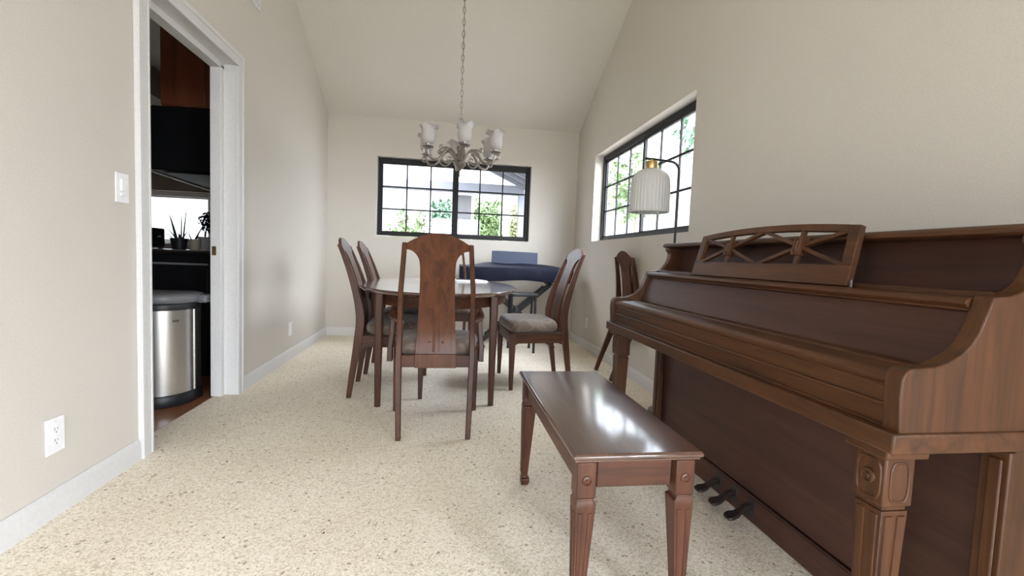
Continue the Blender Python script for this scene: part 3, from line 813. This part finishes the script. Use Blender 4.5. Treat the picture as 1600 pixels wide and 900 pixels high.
for k in range(6):
    az = view + math.radians(6 + 60 * k)
    rot = Matrix.Rotation(az, 4, 'Z')
    p = smooth_path([(.030, 0, .122), (.060, 0, .165), (.095, 0, .186), (.130, 0, .165), (.165, 0, .115), (.200, 0, .092), (.240, 0, .094), (.264, 0, .120), (R, 0, .155)], 5)
    rad = [.0105 - .002 * i / len(p) for i in range(len(p))]
    m = MB(); m.tube(p, rad, 8)
    # scrolls
    for sp in ([(.095, 0, .186), (.13, 0, .188), (.165, 0, .172), (.172, 0, .190), (.160, 0, .198), (.153, 0, .188)],
               [(.165, 0, .115), (.135, 0, .088), (.100, 0, .085), (.075, 0, .105), (.085, 0, .125), (.103, 0, .120), (.100, 0, .106)],
               [(.264, 0, .120), (.290, 0, .118), (.302, 0, .138), (.292, 0, .152), (.282, 0, .142)]):
        q = smooth_path(sp, 4); m.tube(q, [.0068 - .002 * i / len(q) for i in range(len(q))], 6)
    m.lathe([(.0001, .183), (.007, .186), (.009, .193), (.006, .200), (.0001, .202)], c=(.158, 0, 0), seg=10)
    a_o = m.xf(rot).build('arm', 'pewter', t)
    m = MB().lathe([(.0001, .146), (.010, .148), (.014, .156), (.034, .160), (.040, .166), (.036, .170), (.018, .170), (.020, .184), (.0001, .185)], c=(R, 0, 0), seg=20)
    m.xf(rot).build('drip_cup', 'pewter', a_o)
    prof_o = [(.016, .002), (.032, .008), (.043, .024), (.047, .044), (.046, .066), (.0445, .086), (.046, .104), (.052, .118), (.061, .127), (.068, .128)]
    prof = prof_o + [(r - .003, z - .001) for r, z in prof_o[::-1]]
    rings = []
    for r, z in prof:
        ring = []
        for q in range(40):
            a = 2 * PI * q / 40; w = max(0, (z - .085) / .045) ** 1.5
            rr_ = r * (1 + .12 * w * math.cos(4 * a)); zz = z + .012 * w * math.cos(4 * a + PI)
            ring.append((R + rr_ * math.cos(a), rr_ * math.sin(a), .180 + zz))
        rings.append(ring)
    m = MB().loft(rings, cap=False); m.xf(rot).build('lamp_shade', 'opal', a_o, angle=70)

# ------------------------------------------------------------------ floor lamp behind the piano
LX, LY = 2.70, 2.70
LZ = .018
t = thing('floor_lamp', 'slim black floor lamp with ribbed white shade behind the piano end', 'floor lamp', (LX, LY, 0))
MB().lathe([(.0001, .0), (.100, .0), (.103, .006), (.100, .014), (.02, .018), (.012, .03), (.0001, .03)], seg=40).build('base', 'greyplastic', t)
p = [(0, 0, .02), (0, 0, .6), (0, 0, 1.0), (0, 0, 1.49)] + [(-.055 + .055 * math.cos(a), 0, 1.49 + .055 * math.sin(a)) for a in [PI / 2 * i / 8 for i in range(1, 9)]] + [(-.10, 0, 1.548), (-.178, 0, 1.552), (-.222, 0, 1.553)]
MB().tube([(x, y, z + (LZ if z > .9 else 0)) for x, y, z in p], .0075, 12).build('pole', 'matblack', t)
m = MB(); m.lathe([(.0001, 1.492), (.034, 1.492), (.036, 1.500), (.036, 1.530), (.033, 1.538), (.010, 1.540), (.010, 1.549), (.0001, 1.549)], c=(-.178, 0, 0), seg=28)
m.xf(Matrix.Translation((0, 0, LZ))).build('socket_cap', 'brass', t, label='brass socket cap')
po = [(.030, 1.492), (.052, 1.488), (.076, 1.478), (.096, 1.460), (.108, 1.436), (.113, 1.408), (.115, 1.37), (.116, 1.30), (.117, 1.236), (.115, 1.230)]
pr = po + [(r - .004, z + .002) for r, z in po[::-1]]
m = MB()
rings = []
for r, z in pr:
    rings.append([(-.178 + (r + .0016 * math.cos(36 * 2 * PI * q / 288) * min(1, max(0, (1.488 - z) / .05))) * math.cos(2 * PI * q / 288), (r + .0016 * math.cos(36 * 2 * PI * q / 288) * min(1, max(0, (1.488 - z) / .05))) * math.sin(2 * PI * q / 288), z) for q in range(288)])
m.loft(rings, cap=False); m.xf(Matrix.Translation((0, 0, LZ))).build('lamp_shade', 'opalrib', t, angle=60)
MB().lathe([(.0001, 1.49), (.014, 1.488), (.016, 1.46), (.026, 1.43), (.030, 1.40), (.022, 1.372), (.0001, 1.366)], c=(-.178, 0, 0), seg=20).xf(Matrix.Translation((0, 0, LZ))).build('bulb', 'opal', t)

# ------------------------------------------------------------------ covered keyboard, stand, stool
KY = 4.98
t = thing('keyboard', 'electronic keyboard under a navy cover below the far window', 'keyboard', (2.065, KY, .70))
hx2 = .605
m = MB()
rings = []
nx_ = 28
for i in range(nx_ + 1):
    x = -hx2 + 2 * hx2 * i / nx_
    pk = max(0, 1 - max(0, abs(x - .01) - .27) / .30)
    pk = pk * pk * (3 - 2 * pk)
    zt1 = .150 + .035 * pk + .004 * math.sin(17 * x)
    sag = .010 * math.sin(9 * x + 1) - .012 * max(0, abs(x) - .45) / .15
    b = .004 * math.sin(23 * x)
    rings.append([(x, -.165 + b, .0 + sag), (x, -.175 + b, .05), (x, -.168, .118), (x, -.150, .138), (x, -.06, .146 + .01 * pk), (x, .05, zt1 - .004), (x, .13, zt1), (x, .160, zt1 - .02), (x, .168, .06), (x, .160, 0)])
m.loft(rings); m.build('dust_cover', 'navy', t, bevel=.004, angle=60)
m = MB(); m.loft([[(x, y0, z), (x, y0 + .02, z)] for x, y0, z in ((-.252, .08, .17), (-.250, .105, .315), (0, .108, .320), (.255, .105, .312), (.255, .08, .17))], closed=False) if 0 else None
m = MB(); m.prism([(-.253, .165), (.258, .165), (.258, .308), (.20, .311), (-.20, .316), (-.253, .315)], 'y', .085, .112)
m.build('music_rest', 'slate', t, bevel=.005, label='slate blue cover over the upright music rest')
t = thing('keyboard_stand', 'black folding X stand carrying the navy covered keyboard', 'stand', (2.085, KY, 0))
m = MB()
def beam(p, q, a, b):
    p, q = Vector(p), Vector(q); d = (q - p).normalized(); y = Vector((0, 1, 0)); n = d.cross(y).normalized()
    return [[tuple(c + n * sx * a + y * sy * b) for sx, sy in ((-1, -1), (1, -1), (1, 1), (-1, 1))] for c in (p, q)]
for s, yy in ((1, -.02), (-1, .02)):
    m = MB(); m.loft(beam((-s * .36, yy - .018, .05), (s * .36, yy - .018, .665), .025, .012)); m.loft(beam((-s * .33, yy + .016, .10), (s * .30, yy + .016, .64), .020, .012))
    b_o = m.build('cross_beam', 'matblack', t, bevel=.003)
    MB().box(s * .36 - .016, s * .36 + .016, -.17, .17, .662, .686).build('top_bar', 'matblack', b_o, bevel=.004)
    MB().tube([(-s * .37, -.24, .018), (-s * .37, .20, .018)], .016, 10).build('foot_bar', 'matblack', b_o)
    for yy2 in (-.24, .20): MB().tube([(-s * .37, yy2 - .02, .020), (-s * .37, yy2 + .02, .020)], .0195, 10).build('rubber_foot', 'matblack', b_o)
m = MB().lathe([(.0001, .05), (.03, .05), (.052, .035), (.056, .02), (.056, -.02), (.05, -.05), (.0001, -.05)], seg=20)
m.xf(Matrix.Translation((0, -.005, .357)) @ Matrix.Rotation(PI / 2, 4, 'X')); m.build('pivot_hub', 'matblack', t)
t = thing('stool', 'black folding stool in front of the covered keyboard', 'stool', (2.09, 4.62, 0))
MB().loft([[(.155 * c, .125 * s_, z) for c, s_ in [(math.copysign(abs(math.cos(a)) ** .5, math.cos(a)) * k, math.copysign(abs(math.sin(a)) ** .5, math.sin(a)) * k) for a in [2 * PI * i / 32 for i in range(32)]]] for z, k in ((.562, .9), (.566, .98), (.578, 1), (.588, .98), (.592, .9))]).build('seat', 'matblack', t, angle=50)
for sx in (-1, 1):
    for sy in (-1, 1):
        MB().tube([(sx * .12, sy * .085, .565), (sx * .118, sy * .10, .3), (sx * .112, sy * .125, .012)], .013, 8).build('leg', 'matblack', t)
        MB().tube([(sx * .112, sy * .124, .0), (sx * .112, sy * .125, .035)], .013, 8).build('leg_tip', 'matblack', t)
    MB().tube([(sx * .118, -.10, .3), (sx * .118, .10, .3)], .007, 8).build('side_rung', 'matblack', t)
for sy in (-1, 1): MB().tube([(-.118, sy * .10, .30), (.118, sy * .10, .30)], .007, 8).build('cross_rung', 'matblack', t)
m = MB(); m.tube(smooth_path([(1.80, 4.95, .012), (1.86, 4.84, .006), (1.93, 4.86, .006), (1.98, 4.95, .006), (1.93, 5.02, .006), (1.88, 4.98, .006), (1.93, 4.86, .012), (2.02, 5.05, .006), (2.2, 5.30, .006)], 6), .0035, 6)
tag(m.build('power_cord', 'rust'), 'pale cord looped on the carpet under the keyboard', 'cord')

# ------------------------------------------------------------------ kitchen beyond the doorway
t = thing('trash_can', 'half round steel trash can with grey lid inside the kitchen doorway', 'trash can', (-.375, 3.03, -.006))
def dshape(r, z, ex=0):
    pts = [(r * math.cos(a), r * math.sin(a), z) for a in [-PI + PI * i / 24 for i in range(25)]]
    return pts + [(r, .10 + ex, z), (r - .03, .13 + ex, z), (-r + .03, .13 + ex, z), (-r, .10 + ex, z)]
MB().loft([dshape(.178, .0), dshape(.182, .004), dshape(.182, .066), dshape(.178, .07)]).build('base', 'matblack', t, angle=50)
MB().loft([dshape(.172, .07), dshape(.172, .565)]).build('body', 'steel', t, angle=50)
MB().loft([dshape(.176, .5655), dshape(.178, .58), dshape(.178, .60), dshape(.174, .604)]).build('collar', 'matblack', t, angle=50)
MB().loft([dshape(.188, .606), dshape(.196, .612), dshape(.198, .640), dshape(.190, .655), dshape(.16, .664)]).build('lid', 'greyplastic', t, angle=50)
MB().box(.15, .235, .03, .16, .598, .646).build('lid_hinge', 'greyplastic', t, bevel=.012, seg=3)
MB().tube([(.172, .02, .07), (.172, .02, .56)], .007, 8).build('side_seam', 'steel', t)
MB().box(-.012, .012, -.2145, -.172, .018, .030).build('pedal', 'matblack', t, bevel=.004)
MB().prism([(.128, -.1275), (.150, -.0995), (.1515, -.1008), (.1295, -.1288)], 'z', .50, .512).build('badge', 'chrome', t)
# peninsula with black fronted cabinets
t = thing('kitchen_counter', 'black fronted kitchen counter with shiny edge beyond the doorway', 'counter', (-1.0, 3.98, 0))
MB().box(-.75, .635, -.37, .37, -.006, .872).build('cabinet_body', 'black', t, bevel=.004)
MB().box(-.76, .645, -.39, .39, .873, .906).build('worktop', 'black', t, bevel=.004)
MB().tube([(-.76, -.392, .897), (.645, -.392, .897)], .007, 8).build('edge_trim', 'chrome', t)
MB().box(-.74, .62, -.384, -.371, .80, .815).build('handle_rail', 'greyplastic', t, bevel=.003)
for x0, x1 in ((-.73, -.29), (-.27, .17), (.19, .62)):
    MB().box(x0, x1, -.382, -.371, .08, .78).build('door', 'black', t, bevel=.004)
t = thing('range_hood', 'big black range hood under the cherry cabinet in the kitchen', 'range hood', (-.465, 4.20, 1.455))
MB().prism([(-.5, .02), (.5, .0), (.5, .47), (-.5, .47)], 'x', -.335, .335).build('body', 'hood', t, bevel=.006)
m = MB(); m.box(-.325, .325, -.49, .49, -.022, -.006) if 0 else None
m = MB(); m.prism([(-.49, .012), (.49, -.010), (.49, -.022), (-.49, .002)], 'x', -.335, -.329); m.build('edge_strip', 'greyplastic', t)
m = MB(); m.prism([(-.45, .016), (.45, -.002), (.45, -.010), (-.45, .008)], 'x', -.27, .27); m.build('filter', 'hood', t, bevel=.002)
t = thing('wall_cabinet', 'tall cherry wood cabinet above the black hood in the kitchen', 'cabinet', (-.43, 4.15, 1.93))
MB().box(-.30, .30, -.45, .45, 0, .60).build('body', 'cabinet', t, bevel=.003)
MB().box(-.318, .318, -.47, .47, .60, .628).build('crown_moulding', 'cabinet', t, bevel=.006)
for x0, x1 in ((-.295, -.005), (.005, .295)):
    MB().box(x0, x1, -.466, -.4505, .01, .585).build('door', 'cabinet', t, bevel=.004)
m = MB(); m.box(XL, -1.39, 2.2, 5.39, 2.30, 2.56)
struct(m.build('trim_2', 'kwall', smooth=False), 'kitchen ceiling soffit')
# things on the counter
def leafblade(m, base, tip, w, bend):
    b, e = Vector(base), Vector(tip); n = 7
    d = (e - b); sd = Vector((d.y, -d.x, 0)); sd = sd.normalized() if sd.length > 1e-4 else Vector((1, 0, 0))
    if abs(d.x) + abs(d.y) < 1e-3: sd = Vector((1, 0, 0))
    fr = sd.cross(d).normalized()
    rings = []
    for i in range(n + 1):
        u = i / n; c = b + d * u + Vector((bend[0], bend[1], 0)) * u * u
        ww = w * (1 - u) ** .7 + .0006; th = ww * .28
        rings.append([tuple(c - sd * ww), tuple(c + fr * th), tuple(c + sd * ww), tuple(c - fr * th * .4)])
    m.loft(rings)
def aloe(name, label, cat, loc, pot, leaves, group=None, potm='matblack'):
    t = thing(name, label, cat, loc, group=group)
    r, h = pot
    MB().lathe([(.0001, 0), (r * .72, 0), (r * .95, h * .92), (r, h * .93), (r, h), (r * .88, h), (r * .86, h * .9), (.0001, h * .9)], seg=24).build('pot', potm, t)
    for (bx_, by_, tx, ty, tz, w, be) in leaves:
        m = MB(); leafblade(m, (bx_, by_, h * .88), (tx, ty, tz), w, be); m.build('leaf', 'aloe', t)
    return t
CT = .9062
# positions are set along sight lines through the doorway at several depths over the counter
aloe('potted_aloe', 'spiky aloe with tall thin leaves in a dark pot on the kitchen counter', 'plant', (-.845, 4.14, CT), (.065, .09),
     [(-.02, 0, -.075, .02, .29, .016, (-.01, 0)), (.01, .01, .015, .01, .315, .013, (.0, 0)), (.03, 0, .055, .0, .36, .014, (.005, 0)), (-.04, 0, -.115, .0, .15, .012, (-.01, 0)), (.0, -.03, -.02, -.05, .17, .014, (0, -.01)),
      (.03, -.02, .07, -.03, .15, .013, (.01, 0)), (-.03, .02, -.10, .03, .18, .012, (-.01, 0)), (.02, -.03, .04, -.07, .13, .014, (0, -.01))])
aloe('potted_aloe', 'small succulent with one leaning leaf in a cream pot on the counter', 'plant', (-.677, 4.03, CT), (.045, .085),
     [(0, 0, .105, 0, .29, .014, (.02, 0)), (-.02, 0, -.05, .0, .15, .013, (0, 0)), (.01, .01, .03, .02, .14, .013, (0, 0)), (.01, -.02, .05, -.03, .12, .013, (0, 0))], potm='cream')
t = thing('flower_pot', 'white ceramic pot at the right end of the kitchen counter', 'pot', (-.722, 4.29, CT))
MB().lathe([(.0001, 0), (.040, 0), (.052, .10), (.055, .102), (.055, .112), (.048, .112), (.046, .10), (.0001, .098)], seg=24).build('vessel', 'plastic', t)
m = MB(); rng = random.Random(3)
m.tube([(0, 0, .09), (.005, 0, .16)], .008, 6); m.build('stem', 'bark', t)
m = MB()
for i in range(150):
    a = rng.uniform(0, 2 * PI); e = rng.uniform(-1, 1); r = rng.uniform(.4, 1)
    c = Vector((.03 + .075 * r * math.cos(a) * math.sqrt(1 - e * e), .07 * r * math.sin(a) * math.sqrt(1 - e * e), .24 + .10 * e * r))
    u = Vector((rng.uniform(-1, 1), rng.uniform(-1, 1), rng.uniform(-1, 1))).normalized(); v = u.orthogonal().normalized()
    m.loft([[tuple(c - u * .018 ), tuple(c + v * .009), tuple(c + u * .018), tuple(c - v * .009)], [tuple(c - u * .017 + u.cross(v) * .001), tuple(c + v * .008 + u.cross(v) * .001), tuple(c + u * .017 + u.cross(v) * .001), tuple(c - v * .008 + u.cross(v) * .001)]])
m.build('foliage', 'black', t, label='dark bushy foliage')
t = thing('toaster', 'black boxy toaster on the kitchen counter beside the aloe', 'toaster', (-1.06, 4.1, CT))
MB().box(-.10, .085, -.09, .09, .012, .165).build('body', 'black', t, bevel=.012, seg=3)
MB().box(-.07, .055, -.05, -.02, .1645, .1665).build('slot', 'slot', t); MB().box(-.07, .055, .02, .05, .1645, .1665).build('slot', 'slot', t)
for x in (-.075, .06):
    for y in (-.07, .07): MB().box(x - .012, x + .012, y - .012, y + .012, 0, .013).build('foot', 'slot', t)
MB().box(.085, .100, -.015, .015, .09, .105).build('lever', 'greyplastic', t, bevel=.003)

# ------------------------------------------------------------------ garden seen through the windows
m = MB(); m.box(-25, 30, D + T + .01, 40, -.3, -.18); m.box(W + T + .01, 30, -25, D + T + .01, -.3, -.18); m.box(-25, W + T + .01, -25, YB - T - .01, -.3, -.18)
struct(m.build('floor_garden', 'soil', smooth=False), 'garden ground outside')
def shrub(name, label, cat, loc, size, n, leaf, mat, trunk=0, seed=1, group=None, rough=.35, boxy=2):
    t = thing(name, label, cat, loc, group=group)
    rng = random.Random(seed)
    m = MB(); bm = m.bm
    a, b, h = size
    for i in range(n):
        while True:
            p = Vector((rng.uniform(-1, 1), rng.uniform(-1, 1), rng.uniform(-1, 1)))
            if abs(p.x) ** boxy + abs(p.y) ** boxy + abs(p.z) ** boxy < 1 and p.length > rough: break
        lump = .82 + .25 * math.sin(5 * p.x + seed) * math.sin(4 * p.y + 2 * seed) * math.sin(6 * p.z)
        c = Vector((p.x * a * lump, p.y * b * lump, trunk + h + p.z * h * lump))
        u = Vector((rng.uniform(-1, 1), rng.uniform(-1, 1), rng.uniform(-1, 1))).normalized(); v = u.orthogonal().normalized()
        l = leaf * rng.uniform(.6, 1.2)
        q = [c - u * l, c + v * l * .45, c + u * l, c - v * l * .45]
        bm.faces.new([bm.verts.new(x) for x in q])
    m.build('foliage', mat, t, smooth=False)
    m = MB(); m.tube([(0, 0, 0), (.02, .01, trunk + h * .5), (-.02, .0, trunk + h * 1.2)], [.03 + .02 * (trunk > 1), .022, .008], 8)
    for k in range(4):
        aa = k * 1.6 + seed; m.tube([(0, 0, trunk + h * .4), (a * .4 * math.cos(aa), b * .4 * math.sin(aa), trunk + h), (a * .7 * math.cos(aa), b * .7 * math.sin(aa), trunk + h * 1.4)], [.018, .012, .005], 6)
    m.build('trunk', 'bark', t)
    return t
G = -.18
shrub('hedge_shrub', 'low clipped green shrub at the left of the far window view', 'shrub', (.60, 8.7, G), (.38, .32, .86), 6000, .055, 'leaf', 0, 2, group='shrubs outside the far window', boxy=4)
shrub('hedge_shrub', 'bright blue green shrub left of the window mullion', 'shrub', (1.22, 9.35, G), (.24, .28, 1.17), 6000, .055, 'leafb', 0, 5, group='shrubs outside the far window', boxy=4)
shrub('hedge_shrub', 'mottled yellow green shrub in the middle of the right sash view', 'shrub', (2.14, 9.3, G), (.34, .28, 1.20), 7000, .055, 'leaf', 0, 8, group='shrubs outside the far window', boxy=4)
shrub('hedge_shrub', 'yellowish shrub at the right edge of the far window view', 'shrub', (2.86, 9.3, G), (.32, .28, 1.18), 7000, .055, 'leafy', 0, 11, group='shrubs outside the far window', boxy=4)
shrub('young_tree', 'thin sparse sapling above the low shrub outside', 'tree', (.48, 9.3, G), (.16, .16, .35), 160, .045, 'leaf', 1.4, 3, rough=.1, group='saplings outside the far window')
shrub('young_tree', 'second thin sapling nearer the bright shrub outside', 'tree', (.80, 9.4, G), (.14, .14, .40), 160, .045, 'leaf', 1.35, 6, rough=.1, group='saplings outside the far window')
shrub('garden_tree', 'pale leafy tree outside the right window, seen in its far sash', 'tree', (6.2, 11.6, G), (1.0, 1.1, 1.15), 1500, .11, 'leaf', 2.0, 4, rough=.2, group='trees outside the right window')
shrub('garden_tree', 'pale sparse tree outside the right window, seen high in its near sash', 'tree', (6.2, 8.6, G), (.9, .9, .8), 520, .11, 'leafb', 3.1, 9, rough=.2, group='trees outside the right window')
MB_ = MB(); MB_.box(.98, 1.46, 8.2, 8.3, G, 1.40); MB_.box(.96, 1.48, 8.18, 8.32, 1.40, 1.43); tag(MB_.build('garden_wall', 'extwhite', bevel=.005), 'low white garden wall section below the bright shrub', 'garden wall')
MB_ = MB(); MB_.box(1.50, 1.77, 8.72, 8.98, G, 2.08); MB_.box(1.48, 1.79, 8.70, 9.0, G, G + .25); tag(MB_.build('garden_pillar', 'extgrey', bevel=.008), 'grey stucco pillar behind the window mullion', 'pillar')
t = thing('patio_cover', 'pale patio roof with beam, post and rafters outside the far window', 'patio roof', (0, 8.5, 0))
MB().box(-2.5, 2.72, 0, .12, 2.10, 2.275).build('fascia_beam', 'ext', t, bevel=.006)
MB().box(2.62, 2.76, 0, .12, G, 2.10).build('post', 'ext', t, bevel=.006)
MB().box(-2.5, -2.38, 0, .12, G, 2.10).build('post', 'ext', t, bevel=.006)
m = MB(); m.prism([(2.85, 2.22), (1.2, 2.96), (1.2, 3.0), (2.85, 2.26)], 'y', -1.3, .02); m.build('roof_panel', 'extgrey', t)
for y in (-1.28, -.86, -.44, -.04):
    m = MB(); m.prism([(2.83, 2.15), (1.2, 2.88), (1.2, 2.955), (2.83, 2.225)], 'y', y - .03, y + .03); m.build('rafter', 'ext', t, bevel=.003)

# ------------------------------------------------------------------ light
w = bpy.data.worlds.new('overcast daylight'); sc.world = w; w.use_nodes = True
bg = w.node_tree.nodes['Background']
wt = w.node_tree                        # hazy sky, brightest around the veiled sun on the entrance side of the house
bg.inputs['Color'].default_value = (.855, .89, 1.0, 1)
wc = N(wt, 'ShaderNodeTexCoord'); dt = N(wt, 'ShaderNodeVectorMath', _operation='DOT_PRODUCT')
sd = Vector((.15, -1, .55)).normalized(); dt.inputs[1].default_value = sd
L(wt, wc.outputs['Generated'], dt.inputs[0])
mr = N(wt, 'ShaderNodeMapRange', _interpolation_type='SMOOTHSTEP'); mr.inputs['From Min'].default_value = -.25; mr.inputs['From Max'].default_value = .95
mr.inputs['To Min'].default_value = 1.0; mr.inputs['To Max'].default_value = 9.0
L(wt, dt.outputs['Value'], mr.inputs['Value'])
sx_ = N(wt, 'ShaderNodeSeparateXYZ'); L(wt, wc.outputs['Generated'], sx_.inputs[0])
mz = N(wt, 'ShaderNodeMapRange'); mz.inputs['From Min'].default_value = .12; mz.inputs['From Max'].default_value = .85; mz.inputs['To Min'].default_value = 0; mz.inputs['To Max'].default_value = 5.5
L(wt, sx_.outputs['Z'], mz.inputs['Value'])
ad_ = N(wt, 'ShaderNodeMath', _operation='ADD'); L(wt, mr.outputs['Result'], ad_.inputs[0]); L(wt, mz.outputs['Result'], ad_.inputs[1])
L(wt, ad_.outputs[0], bg.inputs['Strength'])
def portal(loc, rot, sx, sy):
    l = bpy.data.lights.new('daylight_portal', 'AREA'); l.shape = 'RECTANGLE'; l.size = sx; l.size_y = sy
    l.cycles.is_portal = True
    o = bpy.data.objects.new('daylight_portal', l); COL.objects.link(o); o.location = loc; o.rotation_euler = rot
portal(((BX0 + BX1) / 2, D + .14, (BZ0 + BZ1) / 2), (-PI / 2, 0, 0), BX1 - BX0, BZ1 - BZ0)
portal((W + .149, (RY0 + RY1) / 2, (RZ0 + RZ1) / 2), (PI / 2, 0, PI / 2), RY1 - RY0, RZ1 - RZ0)
portal(((FX0 + FX1) / 2, YB - .14, FZ1 / 2), (PI / 2, 0, 0), FX1 - FX0, FZ1)
portal((XL - .149, (SY0 + SY1) / 2, SZ1 / 2), (PI / 2, 0, -PI / 2), SY1 - SY0, SZ1)
portal((W + .149, (QY0 + QY1) / 2, SZ1 / 2), (PI / 2, 0, PI / 2), QY1 - QY0, SZ1)
portal(((KX0 + KX1) / 2, D + .14, (KZ0 + KZ1) / 2), (-PI / 2, 0, 0), KX1 - KX0, KZ1 - KZ0)

# ------------------------------------------------------------------ camera
f_px, yaw, pitch, roll = 722.93, .1479, .0633, .0386
cy_, sy_ = math.cos(yaw), math.sin(yaw)
fwd0 = Vector((sy_, cy_, 0)); r0 = Vector((cy_, -sy_, 0)); u0 = Vector((0, 0, 1))
fwd = fwd0 * math.cos(pitch) - u0 * math.sin(pitch); up = u0 * math.cos(pitch) + fwd0 * math.sin(pitch)
r_ = r0 * math.cos(roll) + up * math.sin(roll); u_ = up * math.cos(roll) - r0 * math.sin(roll)
cam = bpy.data.cameras.new('camera'); co_ = bpy.data.objects.new('camera', cam); COL.objects.link(co_)
mw_ = Matrix.Identity(4)
for i in range(3):
    mw_[i][0] = r_[i]; mw_[i][1] = u_[i]; mw_[i][2] = -fwd[i]
mw_[0][3], mw_[1][3], mw_[2][3] = 1.2924, 0, .9348
co_.matrix_world = mw_
cam.sensor_fit = 'HORIZONTAL'; cam.sensor_width = 36; cam.lens = f_px * 36 / 1600
cam.clip_start = .05
sc.camera = co_
sc.view_settings.view_transform = 'Standard'; sc.view_settings.look = 'None'
sc.view_settings.gamma = 1; sc.view_settings.use_curve_mapping = False
sc.view_settings.exposure = 1.55
cy = sc.cycles
cy.max_bounces = 14; cy.diffuse_bounces = 8; cy.glossy_bounces = 4; cy.transmission_bounces = 6; cy.transparent_max_bounces = 12
cy.caustics_reflective = False; cy.caustics_refractive = False
cy.use_denoising = True
